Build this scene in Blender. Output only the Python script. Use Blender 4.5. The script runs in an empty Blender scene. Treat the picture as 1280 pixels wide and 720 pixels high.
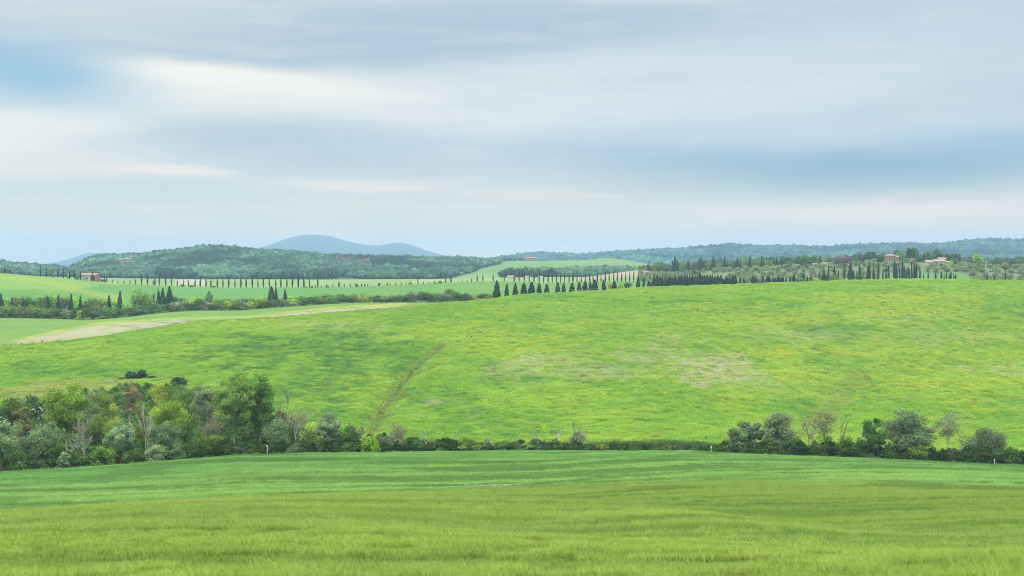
import bpy, math
import numpy as np

R = math.radians
rng = np.random.default_rng(7)
scene = bpy.context.scene
COL = scene.collection

# ------------------------------------------------------------------ camera frame (photo measured in 1280x720 pixels)
F, CX, HY, ZC = 1500.0, 640.0, 330.0, 60.0
ILL = 3.0                       # light that reaches the ground under this sky, used to turn seen colours into albedos

def lin(c):
    c = np.asarray(c, float) / 255.0
    return np.where(c <= 0.04045, c / 12.92, ((c + 0.055) / 1.055) ** 2.4)

def alb(r, g, b, k=1.0):
    return lin((r, g, b)) / ILL * k

# ------------------------------------------------------------------ noise
def _hash(ix, iy, seed):
    h = (ix.astype(np.int64) * 374761393 + iy.astype(np.int64) * 668265263 + seed * 974711) & 0xFFFFFFFF
    h = ((h ^ (h >> 13)) * 1274126177) & 0xFFFFFFFF
    h = (h ^ (h >> 16)) & 0xFFFFFFFF
    return h / 4294967295.0

def vnoise(x, y, seed=0):
    x = np.asarray(x, float); y = np.asarray(y, float)
    ix = np.floor(x); iy = np.floor(y)
    fx = x - ix; fy = y - iy
    fx = fx * fx * (3 - 2 * fx); fy = fy * fy * (3 - 2 * fy)
    a = _hash(ix, iy, seed); b = _hash(ix + 1, iy, seed)
    c = _hash(ix, iy + 1, seed); d = _hash(ix + 1, iy + 1, seed)
    return (a + (b - a) * fx) * (1 - fy) + (c + (d - c) * fx) * fy

def fbm(x, y, seed=0, octs=4):
    t = 0.0; amp = 0.5; tot = 0.0
    for o in range(octs):
        t = t + amp * vnoise(np.asarray(x) * 2 ** o, np.asarray(y) * 2 ** o, seed + o * 17)
        tot += amp; amp *= 0.5
    return t / tot                    # 0..1, mean .5

def sstep(a, b, x):
    t = np.clip((np.asarray(x, float) - a) / (b - a), 0, 1)
    return t * t * (3 - 2 * t)

# ------------------------------------------------------------------ terrain: contour lines across the valley, each a distance and an apparent height per bearing
PXS = np.arange(-700, 1981)

def tab(pts, sig=8):
    p = np.array(pts, float)
    v = np.interp(PXS, p[:, 0], p[:, 1])
    if sig:
        k = np.exp(-0.5 * (np.arange(-4 * sig, 4 * sig + 1) / sig) ** 2); k /= k.sum()
        v = np.convolve(np.pad(v, 4 * sig, mode='edge'), k, mode='valid')
    return v

def con(v):
    return np.full(PXS.shape, float(v))

L5d = tab([(0, 226), (300, 245), (640, 250), (1280, 256)], 20)
L5p = tab([(0, 588), (100, 583), (200, 575), (300, 567), (400, 565), (640, 562), (860, 562), (960, 567), (1100, 572), (1200, 577), (1280, 580)])
Rd = tab([(0, 480), (250, 545), (500, 610), (640, 650), (900, 700), (1280, 720)], 20)
Rp = tab([(0, 433), (14, 431.6), (75, 426), (125, 419.7), (156, 416), (194, 409), (219, 404.5), (250, 401.5), (312, 398), (340, 396), (400, 391.5), (450, 388.5), (500, 384), (560, 378), (620, 372), (660, 367.5), (740, 363.5), (800, 359), (860, 357), (940, 354.5), (1000, 352.5), (1060, 350), (1100, 349), (1160, 348.5), (1280, 350.5)])
M1d = tab([(0, 640), (300, 665), (620, 705), (900, 760), (1280, 780)], 20)
M1p = tab([(0, 397), (60, 398), (110, 400), (150, 397), (200, 391), (240, 388), (300, 388), (330, 385.5), (400, 380.5), (450, 378), (560, 378), (600, 375), (640, 371), (700, 368), (800, 361), (900, 358), (1000, 354.5), (1280, 353)])
B0p = tab([(0, 391), (110, 394), (150, 391), (200, 386), (240, 383), (300, 383), (400, 377), (560, 374), (640, 369), (700, 366), (800, 360), (900, 357), (1000, 353.5), (1280, 352)])
Ad = tab([(0, 880), (300, 920), (640, 900), (840, 880), (1280, 880)], 20)
Ap = tab([(-200, 338), (0, 341), (50, 345.5), (80, 348), (105, 350.5), (135, 353), (160, 355), (200, 357), (250, 359), (300, 359.5), (400, 359.5), (430, 359), (480, 357), (520, 355.5), (560, 353.5), (600, 352), (640, 352), (680, 354), (710, 354), (740, 352.5), (800, 352), (840, 351), (960, 347.5), (1000, 346.5), (1060, 345.5), (1120, 344), (1200, 344), (1280, 345)], 6)
L11p = tab([(-200, 343), (0, 347), (60, 349), (100, 352.5), (200, 354.5), (300, 357), (400, 356.5), (500, 354.5), (560, 352.5), (620, 350), (700, 351), (760, 347.5), (800, 345), (840, 346), (900, 341), (1000, 336.5), (1060, 334), (1110, 328), (1170, 330), (1230, 335), (1280, 336.5)])
L12p = tab([(-200, 343), (0, 346), (100, 350), (200, 351), (300, 353.5), (400, 353.5), (500, 351.5), (600, 348.5), (700, 346.5), (730, 347), (790, 338.3), (805, 337.5), (825, 342), (900, 337), (1000, 334), (1050, 331), (1110, 326.5), (1170, 328.5), (1230, 334), (1280, 336)], 6)
L13p = tab([(-200, 343), (0, 343), (100, 347), (200, 348.5), (300, 349), (400, 349.5), (500, 349), (560, 349), (600, 347), (640, 346), (700, 347), (800, 346), (900, 343), (1000, 341), (1280, 341)])
L14p = tab([(-300, 334), (0, 334.5), (50, 336), (90, 340), (97, 334.5), (107, 329), (119, 324.5), (126, 323), (150, 322), (180, 320.5), (220, 316.5), (255, 312.5), (290, 313.5), (320, 316.5), (355, 318.5), (400, 322), (450, 324), (520, 326), (575, 327), (605, 330), (613, 331), (640, 329), (700, 328), (760, 323.5), (800, 328), (830, 333), (860, 338), (1280, 338)], 6)
L16p = tab([(-700, 335), (560, 335), (613, 327), (640, 323), (670, 319.5), (720, 321.5), (750, 320), (770, 318), (800, 316), (850, 314), (900, 310), (915, 309.3), (950, 312), (1000, 311), (1040, 312), (1080, 310), (1140, 308), (1165, 310), (1200, 305), (1240, 303), (1280, 304), (1400, 312), (1980, 320)], 5)
L18p = tab([(-700, 330), (-100, 333), (55, 331), (75, 327.5), (85, 324.5), (95, 322.5), (105, 318), (112, 316.3), (120, 317), (140, 322), (160, 328), (180, 315), (195, 314.5), (210, 322), (260, 330), (300, 316), (320, 312), (340, 306), (360, 299), (375, 295.4), (395, 294.4), (410, 296), (430, 301.5), (450, 306.3), (470, 308), (485, 306), (500, 303.5), (515, 307), (530, 313), (550, 319), (600, 330), (640, 335), (1980, 335)], 3)

# (distance, apparent height, crop height to take off) from the photographer's feet to the mountains
LN = [
    (con(0.0), None, 0),
    (con(21.0), tab([(0, 727), (800, 725), (1000, 718), (1150, 709), (1280, 705)], 20), 0.72),
    (tab([(0, 50), (640, 48), (1000, 40), (1280, 36)], 20), tab([(0, 660), (160, 653), (320, 650), (480, 656), (640, 664), (880, 680), (1060, 692), (1280, 699)], 20), 0.72),
    (tab([(0, 62), (640, 60), (1000, 46), (1280, 42)], 20), tab([(0, 659), (160, 652), (320, 649.5), (480, 656), (640, 664), (880, 677), (1060, 689), (1280, 696)], 20), 0.72),
    (tab([(0, 88), (400, 96), (580, 96), (800, 82), (1062, 62), (1280, 52)], 20), tab([(0, 644), (110, 632), (225, 625), (400, 618.5), (580, 619.5), (700, 626), (800, 633), (880, 641), (1062, 669), (1280, 684)], 14), 0.72),
    (tab([(0, 102), (400, 112), (580, 112), (800, 96), (1062, 76), (1280, 64)], 20), tab([(0, 644.5), (110, 632.5), (225, 625.3), (400, 618.9), (580, 619.8), (700, 625.5), (800, 630), (880, 637), (1062, 662), (1280, 674)], 14), 0.72),
    (tab([(0, 126), (500, 138), (1280, 146)], 20), tab([(0, 636), (130, 629), (300, 619), (500, 612), (600, 609.5), (740, 603), (900, 600), (1100, 601), (1280, 607)], 14), 0.72),
    (L5d, L5p, 0.6),
    (L5d + 18, L5p + 1.5, 0),
    (L5d + 36, tab([(0, 578), (100, 573), (200, 566), (300, 560), (400, 558), (520, 556), (640, 556.5), (860, 557), (960, 560), (1100, 564.5), (1200, 569), (1280, 572)]), 0),
    (Rd, Rp, 0.3),
    (M1d, M1p, 0),
    (M1d + 35, B0p, 0),
    (Ad, Ap, 0),
    (con(1020), L11p, 0),
    (con(1160), L12p, 0),
    (con(1500), L13p, 0),
    (con(2200), L14p, 0),
    (con(2600), L14p + 9, 0),
    (con(3800), L16p, 0),
    (con(5000), con(339), 0),
    (con(9000), L18p, 0),
    (con(11200), con(338), 0),
]
NL = len(LN)
LD = np.stack([l[0] for l in LN])
LZ = np.stack([con(ZC - 1.7) if l[1] is None else ZC - (l[1] - HY) / F * l[0] - l[2] for l in LN])
I_C1, I_C2, I_B, I_E, I_V, I_H, I_R, I_M, I_M2, I_A, I_11, I_12, I_13, I_14, I_15, I_16, I_17, I_18 = 2, 4, 6, 7, 8, 9, 10, 11, 12, 13, 14, 15, 16, 17, 18, 19, 20, 21

def at_line(table, px):
    return np.interp(px, PXS, table)

GULLY = []                                   # (polyline in x,y; depth; width)

def base_h(x, y):
    x = np.asarray(x, float); y = np.asarray(y, float)
    shp = x.shape; x = x.ravel(); y = y.ravel()
    out = np.empty(x.shape)
    for s in range(0, len(x), 200000):
        xx = x[s:s + 200000]; yy = y[s:s + 200000]
        d = np.maximum(yy, 0.0)
        px = np.clip(CX + F * xx / np.maximum(d, 1.0), -699, 1979)
        k = np.floor(px).astype(int) + 700; f = px - np.floor(px)
        D = LD[:, k] * (1 - f) + LD[:, k + 1] * f
        Z = LZ[:, k] * (1 - f) + LZ[:, k + 1] * f
        h = np.diff(D, axis=0); sl = np.diff(Z, axis=0) / h
        m = np.zeros_like(Z)
        w1 = 2 * h[1:] + h[:-1]; w2 = h[1:] + 2 * h[:-1]
        same = sl[1:] * sl[:-1] > 0
        with np.errstate(divide='ignore', invalid='ignore'):
            hm = (w1 + w2) / (w1 / sl[:-1] + w2 / sl[1:])
        m[1:-1] = np.where(same, hm, 0.0)
        m[0] = sl[0]; m[-1] = sl[-1]
        dd = np.clip(d, 0, D[-1])
        i = np.clip((D <= dd).sum(axis=0) - 1, 0, NL - 2)
        c = np.arange(len(dd))
        hh = h[i, c]; t = (dd - D[i, c]) / hh
        z = ((1 + 2 * t) * (1 - t) ** 2 * Z[i, c] + t * (1 - t) ** 2 * hh * m[i, c] + t * t * (3 - 2 * t) * Z[i + 1, c] + t * t * (t - 1) * hh * m[i + 1, c])
        out[s:s + 200000] = z + np.maximum(-yy, 0) * 0.08
    return out.reshape(shp)

def seg_dist(x, y, poly):
    best = np.full(np.shape(x), 1e9); par = np.zeros(np.shape(x))
    n = len(poly) - 1
    for i in range(n):
        ax, ay = poly[i]; bx, by = poly[i + 1]
        vx, vy = bx - ax, by - ay
        t = np.clip(((x - ax) * vx + (y - ay) * vy) / (vx * vx + vy * vy), 0, 1)
        dd = np.hypot(x - ax - t * vx, y - ay - t * vy)
        par = np.where(dd < best, (i + t) / n, par); best = np.minimum(best, dd)
    return best, par

def height(x, y):
    x = np.asarray(x, float); y = np.asarray(y, float)
    z = base_h(x, y)
    # uneven ground: soft swells that grow with distance
    a = sstep(250, 330, y) * (1 - sstep(560, 640, y))
    z = z + a * (1.6 * (fbm(x / 60, y / 60, 5, 3) - 0.5) + 0.5 * (fbm(x / 14, y / 14, 9, 3) - 0.5))
    a = sstep(22, 40, y) * (1 - sstep(215, 245, y))
    z = z + a * 0.35 * (fbm(x / 22, y / 9, 15, 3) - 0.5)
    a = sstep(1550, 1800, y) * (1 - sstep(5000, 6000, y))
    z = z + a * 14 * (fbm(x / 160, y / 220, 25, 4) - 0.5)
    a = sstep(6000, 8000, y)
    z = z + a * 22 * (fbm(x / 500, y / 900, 35, 4) - 0.5)
    for poly, dep, wid in GULLY:
        lo = min(p[1] for p in poly) - 60; hi = max(p[1] for p in poly) + 60
        msk = (y > lo) & (y < hi)
        if np.any(msk):
            dd, par = seg_dist(x[msk], y[msk], poly)
            zz = np.array(z, copy=True); zz[msk] -= dep * np.exp(-(dd / wid) ** 2) * (1 - 0.6 * par); z = zz
    return z

def h1(x, y):
    return float(height(np.array([x]), np.array([y]))[0])

def spot(px, py, d0, d1):
    """the point on the ground seen at (px, py), looking between two distances"""
    d = np.linspace(d0, d1, 600)
    x = (px - CX) / F * d
    p = HY + F * (ZC - height(x, d)) / d
    i = int(np.argmax(p <= py)) if np.any(p <= py) else int(np.argmin(np.abs(p - py)))
    return x[i], d[i]

for pts, dep, wid in (([(462, 538), (478, 510), (494, 487), (514, 464), (536, 443), (556, 428)], 2.2, 4.0),
                      ([(1010, 540), (1026, 518), (1044, 498), (1060, 480), (1075, 462)], 2.4, 9.0),
                      ([(1110, 458), (1040, 430), (960, 402), (900, 388)], 1.6, 14.0)):
    GULLY.append(([spot(a, b, 270, 620) for a, b in pts], dep, wid))

def drill(x, y):
    """thin dark rows where the crop stands lower, running across the slope; 0 full crop .. 1 gap"""
    q = y - 0.32 * np.maximum(x - 4, 0) + 0.05 * x
    sc = 0.55 + y / 130.0
    a = sstep(0.56, 0.66, fbm(q / sc, x / 55 + 7, 161, 3)) * 0.8
    b = sstep(0.58, 0.68, fbm(q / (2.2 * sc), x / 16, 165, 3)) * 0.5
    near = 0.45 + 0.55 * sstep(38, 62, y)
    ph = q / (2.2 + y / 85.0) + 2.2 * fbm(x / 60, q / 12, 167, 2)
    rowl = ((ph - np.floor(ph)) < 0.36) * sstep(0.40, 0.54, fbm(x / 30, q / 5, 168, 3)) * 0.95 * sstep(45, 60, y) * (0.45 + 0.55 * sstep(-2, 12, x))
    t = np.maximum(np.maximum(a, b) * near, rowl)
    for (cx, cy, w, d0, d1) in DENTS:
        t = np.maximum(t, (np.abs(y - cy - 0.10 * (x - cx) - 0.5 * d0 * (fbm(x / 3, y * 0, 171, 2) - 0.5)) < d0) * (np.abs(x - cx) < w) * d1 * (fbm(x / 0.8, y / 0.8, 173, 2) > 0.36))
    return t
DENTS = []
# ------------------------------------------------------------------ ground colours
def mix(c, d, t):
    t = np.asarray(t)[:, None]
    return c * (1 - t) + np.asarray(d)[None, :] * t

def blob(px, py, cx, cy, sx, sy, x, y, rag=0.9, ns=6.0):
    n = (fbm(x / ns, y / ns * 0.6, int(cx) % 97, 4) - 0.5) * 2
    r = np.sqrt(((px - cx) / sx) ** 2 + ((py - cy) / sy) ** 2) + rag * n
    return 1 - sstep(0.55, 1.25, r)

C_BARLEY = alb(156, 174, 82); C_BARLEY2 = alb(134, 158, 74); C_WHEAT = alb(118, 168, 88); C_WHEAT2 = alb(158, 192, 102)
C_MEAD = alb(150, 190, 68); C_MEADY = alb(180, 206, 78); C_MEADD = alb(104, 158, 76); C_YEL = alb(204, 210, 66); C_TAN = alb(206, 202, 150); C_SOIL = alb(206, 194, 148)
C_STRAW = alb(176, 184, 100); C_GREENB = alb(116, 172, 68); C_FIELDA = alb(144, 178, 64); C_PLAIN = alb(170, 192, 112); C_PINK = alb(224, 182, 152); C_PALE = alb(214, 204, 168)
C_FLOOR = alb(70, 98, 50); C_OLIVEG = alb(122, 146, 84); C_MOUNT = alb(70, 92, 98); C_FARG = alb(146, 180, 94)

def ground_col(x, y):
    """albedo of the ground cover: crops, meadow, flowers, bare soil"""
    d = np.maximum(y, 1.0)
    px = np.clip(CX + F * x / d, -699, 1979)
    py = HY + F * (ZC - height(x, y)) / d
    n = len(x)
    ln = lambda i: at_line(LD[i], px)
    c = np.tile(C_BARLEY, (n, 1))
    # barley near, darker streaks where the rows run thin
    s = fbm(x / 14, y / 3.0, 41, 4); s2 = fbm(x / 40 + 0.02 * y, y / 7, 44, 3)
    c = mix(c, C_BARLEY2, sstep(0.45, 0.75, s) * 0.45 + sstep(0.5, 0.7, s2) * 0.3)
    c = mix(c, C_BARLEY2 * 0.9, sstep(0, 10, d - ln(5) + 6 * sstep(640, 800, px)) * (0.25 + 0.15 * sstep(620, 780, px)))  # whole slope past the second crest darkened so that the fold reads
    # far crop, bluish green with long paler drifts
    w = np.tile(C_WHEAT, (n, 1))
    s = fbm(x / 130, y / 6, 51, 4)
    w = mix(w, C_WHEAT2, sstep(0.40, 0.66, s) * 0.5)
    w = mix(w, C_WHEAT2, (1 - sstep(0.25, 0.75, (d - ln(I_B)) / (ln(I_E) - ln(I_B)))) * 0.75)
    w = mix(w, C_WHEAT * 0.82, sstep(0.6, 0.72, fbm(x / 50, y / 5, 55, 3)) * 0.25)
    e = sstep(-10, 14, d - ln(I_B) + 16 * (fbm(x / 12, y / 6, 57, 3) - 0.5))
    c = c * (1 - e[:, None]) + w * e[:, None]
    # meadow slope
    m = np.tile(C_MEAD, (n, 1))
    m = mix(m, C_MEADY, sstep(0.35, 0.72, fbm(x / 24, y / 24, 61, 5)) * 0.55)
    m = mix(m, C_MEADD, sstep(0.5, 0.78, fbm(x / 12, y / 12, 65, 5)) * 0.32)
    for a in ((400, 480, 80, 42), (330, 440, 90, 16), (440, 440, 50, 16), (80, 460, 80, 10), (620, 540, 60, 14), (930, 385, 90, 9), (1000, 490, 45, 26), (560, 505, 70, 20), (640, 470, 40, 12), (1040, 420, 40, 18), (1240, 385, 60, 9), (700, 372, 70, 4)):
        m = mix(m, C_MEADD * (0.9 if a[0] in (400, 330, 440) else 1.0), (0.72 if a[0] in (400, 330, 440) else 0.5) * blob(px, py, *a, x, y, 2.0, 7) * sstep(0.2, 0.6, fbm(x / 3, y / 3, 69, 3)))
    for a in ((1150, 385, 110, 22), (1190, 440, 110, 26), (960, 470, 90, 30), (900, 395, 120, 16), (640, 440, 90, 26), (600, 415, 90, 14), (300, 405, 160, 6), (120, 440, 110, 10), (1080, 372, 80, 8), (1230, 470, 80, 20), (740, 500, 80, 20)):
        m = mix(m, C_MEADY, 0.75 * blob(px, py, *a, x, y, 1.5, 8) * sstep(0.15, 0.55, fbm(x / 3, y / 3, 68, 3)))
    m = mix(m, C_STRAW, 0.9 * blob(px, py, 120, 484, 90, 10, x, y, 0.9, 10))
    m = mix(m, C_STRAW, 0.8 * blob(px, py, 20, 492, 60, 10, x, y, 0.9, 10))
    for a in ((895, 461, 62, 22, 1.0), (720, 462, 90, 16, .6), (660, 448, 50, 10, .4), (545, 503, 14, 5, .9), (1000, 418, 60, 10, .35), (830, 440, 60, 20, .45), (1120, 398, 70, 7, .4), (1180, 420, 100, 12, .35), (1250, 462, 50, 9, .5), (420, 408, 60, 8, .35), (940, 480, 60, 8, .3)):
        f = blob(px, py, *a[:4], x, y, 0.9, 7) * sstep(0.25, 0.6, fbm(x / 2.5, y / 2.5, 71, 3))
        m = mix(m, C_TAN, a[4] * f)
    fl = sstep(0.60, 0.74, fbm(x / 9, y / 9, 75, 4)) * sstep(0.45, 0.6, fbm(x / 60, y / 60, 79, 2) + 0.08 * (px > 560))
    m = mix(m, C_YEL, 0.3 * fl)
    for a in ((1090, 376, 60, 5), (1110, 392, 50, 5), (1180, 372, 45, 4), (1130, 370, 60, 3), (1000, 400, 60, 6), (980, 440, 60, 10), (640, 436, 46, 5), (690, 425, 60, 4), (1170, 503, 60, 3), (1240, 512, 60, 3), (1000, 470, 40, 5), (1080, 440, 60, 6), (1190, 480, 70, 6)):
        f = blob(px, py, *a, x, y, 1.1, 6) * sstep(0.4, 0.6, fbm(x / 3, y / 3, 77, 3))
        m = mix(m, C_YEL, 0.6 * f)
    for k, (poly, dep, wid) in enumerate(GULLY[:2]):
        dd, par = seg_dist(x, y, poly)
        m = mix(m, C_STRAW * 0.8, (1 - sstep(0.2, 1.0, dd / (4 if k == 0 else 7) + 0.7 * (fbm(x / 4, y / 4, 91, 3) - 0.5))) * (0.6 if k == 0 else 0.45))
        if k == 0:
            m = mix(m, C_FLOOR, (1 - sstep(0.2, 1.0, dd / 1.1 + 0.9 * (fbm(x / 5, y / 5, 92, 3) - 0.5))) * 0.5)
    e = sstep(-2, 2, d - ln(I_E) - 3)
    c = c * (1 - e[:, None]) + m * e[:, None]
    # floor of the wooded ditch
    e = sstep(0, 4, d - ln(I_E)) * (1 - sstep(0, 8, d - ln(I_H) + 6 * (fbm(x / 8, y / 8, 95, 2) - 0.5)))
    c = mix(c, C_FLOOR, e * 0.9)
    # bright strip of grass and bare soil behind the slope's crest
    a = np.tile(C_FIELDA, (n, 1)); a = mix(a, C_MEADD, 0.4 * sstep(0.5, 0.7, fbm(x / 40, y / 20, 101, 3)))
    top = np.interp(px, [0, 31, 62, 94, 125, 156, 219, 231, 250, 300, 319, 359, 400, 450, 500, 520], [431, 424, 417, 411, 405, 402.5, 400, 399.4, 398.6, 397.6, 397, 391.8, 387.4, 384, 380.8, 379.2])
    on = (1 - sstep(-1.2, 0.4, top - py + 2.5 * (fbm(x / 6, y / 12, 103, 3) - 0.5)))
    gap = np.clip(sstep(8, 30, px) * (1 - sstep(215, 250, px)) + sstep(322, 345, px) * (1 - sstep(490, 512, px)), 0, 1)
    so = np.tile(C_SOIL, (n, 1)); so = mix(so, C_STRAW, 0.45 * sstep(0.5, 0.7, fbm(x / 5, y / 16, 105, 3))); so = mix(so, C_FIELDA, 0.75 * sstep(0.56, 0.66, fbm((x + 0.75 * y) / 7, (y - 0.75 * x) / 90, 106, 3)) * sstep(100, 150, px))
    f = on * gap
    a = a * (1 - f[:, None]) + so * f[:, None]
    yl = np.exp(-((py - top + 1.2) / 1.3) ** 2) * sstep(5, 30, px) * (1 - sstep(500, 520, px)) * (0.35 + 0.65 * sstep(0.35, 0.6, fbm(x / 6, y / 9, 107, 3)))
    a = mix(a, C_YEL, 0.9 * yl)
    a = mix(a, alb(190, 196, 176), (np.abs(px - 229) < 9) * (np.abs(py - 379.5) < 1.3) * 0.8)
    e = sstep(-1, 4, d - ln(I_R) - 3)
    c = c * (1 - e[:, None]) + a * e[:, None]
    # green field up to the cypress road
    b = np.tile(C_GREENB, (n, 1))
    b = mix(b, C_FIELDA, 0.5 * sstep(0.45, 0.7, fbm(x / 60, y / 40, 111, 3)))
    yc = np.interp(px, [0, 40, 80, 110, 150], [345, 350, 358, 366, 373])
    b = mix(b, C_YEL * 0.9, 0.6 * np.exp(-((py - yc - 2.5 * (fbm(x / 20, y / 20, 113, 3) - 0.5)) / 3.0) ** 2) * (1 - sstep(140, 165, px)))
    b = mix(b, C_YEL * 0.9, 0.4 * np.exp(-((py - 363 - 4 * (fbm(x / 20, y / 20, 115, 3) - 0.5)) / 2.5) ** 2) * sstep(40, 60, px) * (1 - sstep(80, 110, px)))
    b = mix(b, C_MEADY, 0.55 * blob(px, py, 60, 350, 80, 12, x, y, 1.2, 30))
    b = mix(b, C_OLIVEG, sstep(830, 900, px) * (0.75 - 0.6 * (np.abs(px - 1155) < 60)))
    e = sstep(-4, 8, d - ln(I_M) - 4)
    c = c * (1 - e[:, None]) + b * e[:, None]
    # plain beyond the road
    p = np.tile(C_PLAIN, (n, 1))
    p = mix(p, C_FARG, 0.6 * sstep(0.45, 0.65, fbm(x / 120, y / 160, 121, 3)))
    p = mix(p, C_PALE, ((px > 219.5) & (px < 258) & (d > 1000) & (d < 1420)) * 0.95)
    p = mix(p, C_PALE, 0.5 * ((px > 520) & (px < 556) & (d > 1080) & (d < 1450)))
    p = mix(p, C_PINK, ((px > 716) & (px < 818) & (d > 1010) & (d < 1190)) * (0.75 + 0.25 * np.sign(np.sin(px * 1.6))))
    p = mix(p, C_PALE, ((px > 864) & (px < 906) & (d > 925) & (d < 1010)) * 0.8)
    p = mix(p, C_OLIVEG, sstep(820, 860, px) * 0.9)
    e = sstep(-4, 10, d - ln(I_A) - 8)
    c = c * (1 - e[:, None]) + p * e[:, None]
    # hills
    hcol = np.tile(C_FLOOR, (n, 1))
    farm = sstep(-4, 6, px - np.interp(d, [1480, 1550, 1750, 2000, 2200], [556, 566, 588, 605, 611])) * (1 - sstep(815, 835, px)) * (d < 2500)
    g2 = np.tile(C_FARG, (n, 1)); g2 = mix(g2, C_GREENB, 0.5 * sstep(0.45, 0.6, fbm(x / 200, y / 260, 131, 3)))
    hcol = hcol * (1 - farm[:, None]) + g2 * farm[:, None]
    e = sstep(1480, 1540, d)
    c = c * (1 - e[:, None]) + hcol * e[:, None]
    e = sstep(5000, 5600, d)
    c = mix(c, C_MOUNT, e)  # mountain albedo tinted blue, adding to the haze
    return np.clip(c, 0.004, 0.85), px, py

for a, b, w, dd, k in ((830, 631.5, 1.1, 1.3, 1.0), (862, 635.5, 1.7, 1.2, 0.9), (937, 650, 0.8, 0.8, 0.8), (1141, 646, 1.7, 1.0, 0.9), (1206, 639.5, 1.7, 1.0, 0.7), (1140, 676, 0.6, 0.5, 0.8), (420, 703.5, 9.0, 0.40, 1.0), (640, 702.5, 3.5, 0.35, 1.0), (900, 701.5, 2.6, 0.35, 0.8), (110, 703, 2.4, 0.3, 0.8), (230, 676, 5, 0.35, 0.7), (520, 688, 5, 0.3, 0.5), (930, 676, 4, 0.4, 0.6)):
    q = spot(a, b, 20, 200); DENTS.append((q[0], q[1], w, dd, k))

# ------------------------------------------------------------------ materials
def new_mat(name):
    m = bpy.data.materials.new(name); m.use_nodes = True
    nt = m.node_tree; nt.nodes.clear()
    return m, nt, nt.nodes, nt.links

def ground_mat(name, fine, coarse, amp, bump, rough=0.9):
    m, nt, N, L = new_mat(name)
    out = N.new('ShaderNodeOutputMaterial'); bs = N.new('ShaderNodeBsdfPrincipled')
    bs.inputs['Roughness'].default_value = rough; bs.inputs['Specular IOR Level'].default_value = 0.15
    at = N.new('ShaderNodeAttribute'); at.attribute_name = 'col'
    tc = N.new('ShaderNodeTexCoord')
    mp = N.new('ShaderNodeMapping'); mp.inputs['Scale'].default_value = (1.0, 1.6, 1.0)
    L.new(tc.outputs['Object'], mp.inputs['Vector'])
    n1 = N.new('ShaderNodeTexNoise'); n1.inputs['Scale'].default_value = fine; n1.inputs['Detail'].default_value = 4; n1.inputs['Roughness'].default_value = 0.65
    n2 = N.new('ShaderNodeTexNoise'); n2.inputs['Scale'].default_value = coarse; n2.inputs['Detail'].default_value = 4
    L.new(mp.outputs[0], n1.inputs['Vector']); L.new(mp.outputs[0], n2.inputs['Vector'])
    ad = N.new('ShaderNodeMath'); ad.operation = 'MULTIPLY_ADD'; ad.inputs[1].default_value = 0.6
    L.new(n2.outputs['Fac'], ad.inputs[0]); L.new(n1.outputs['Fac'], ad.inputs[2])
    mr = N.new('ShaderNodeMapRange'); mr.inputs['From Min'].default_value = 0.5; mr.inputs['From Max'].default_value = 1.1
    mr.inputs['To Min'].default_value = 1 - amp; mr.inputs['To Max'].default_value = 1 + amp
    L.new(ad.outputs[0], mr.inputs['Value'])
    vm = N.new('ShaderNodeVectorMath'); vm.operation = 'SCALE'
    L.new(at.outputs['Color'], vm.inputs[0]); L.new(mr.outputs[0], vm.inputs['Scale'])
    L.new(vm.outputs[0], bs.inputs['Base Color'])
    if bump:
        bp = N.new('ShaderNodeBump'); bp.inputs['Strength'].default_value = 0.7; bp.inputs['Distance'].default_value = bump
        L.new(n1.outputs['Fac'], bp.inputs['Height']); L.new(bp.outputs[0], bs.inputs['Normal'])
    L.new(bs.outputs[0], out.inputs[0])
    return m

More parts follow.
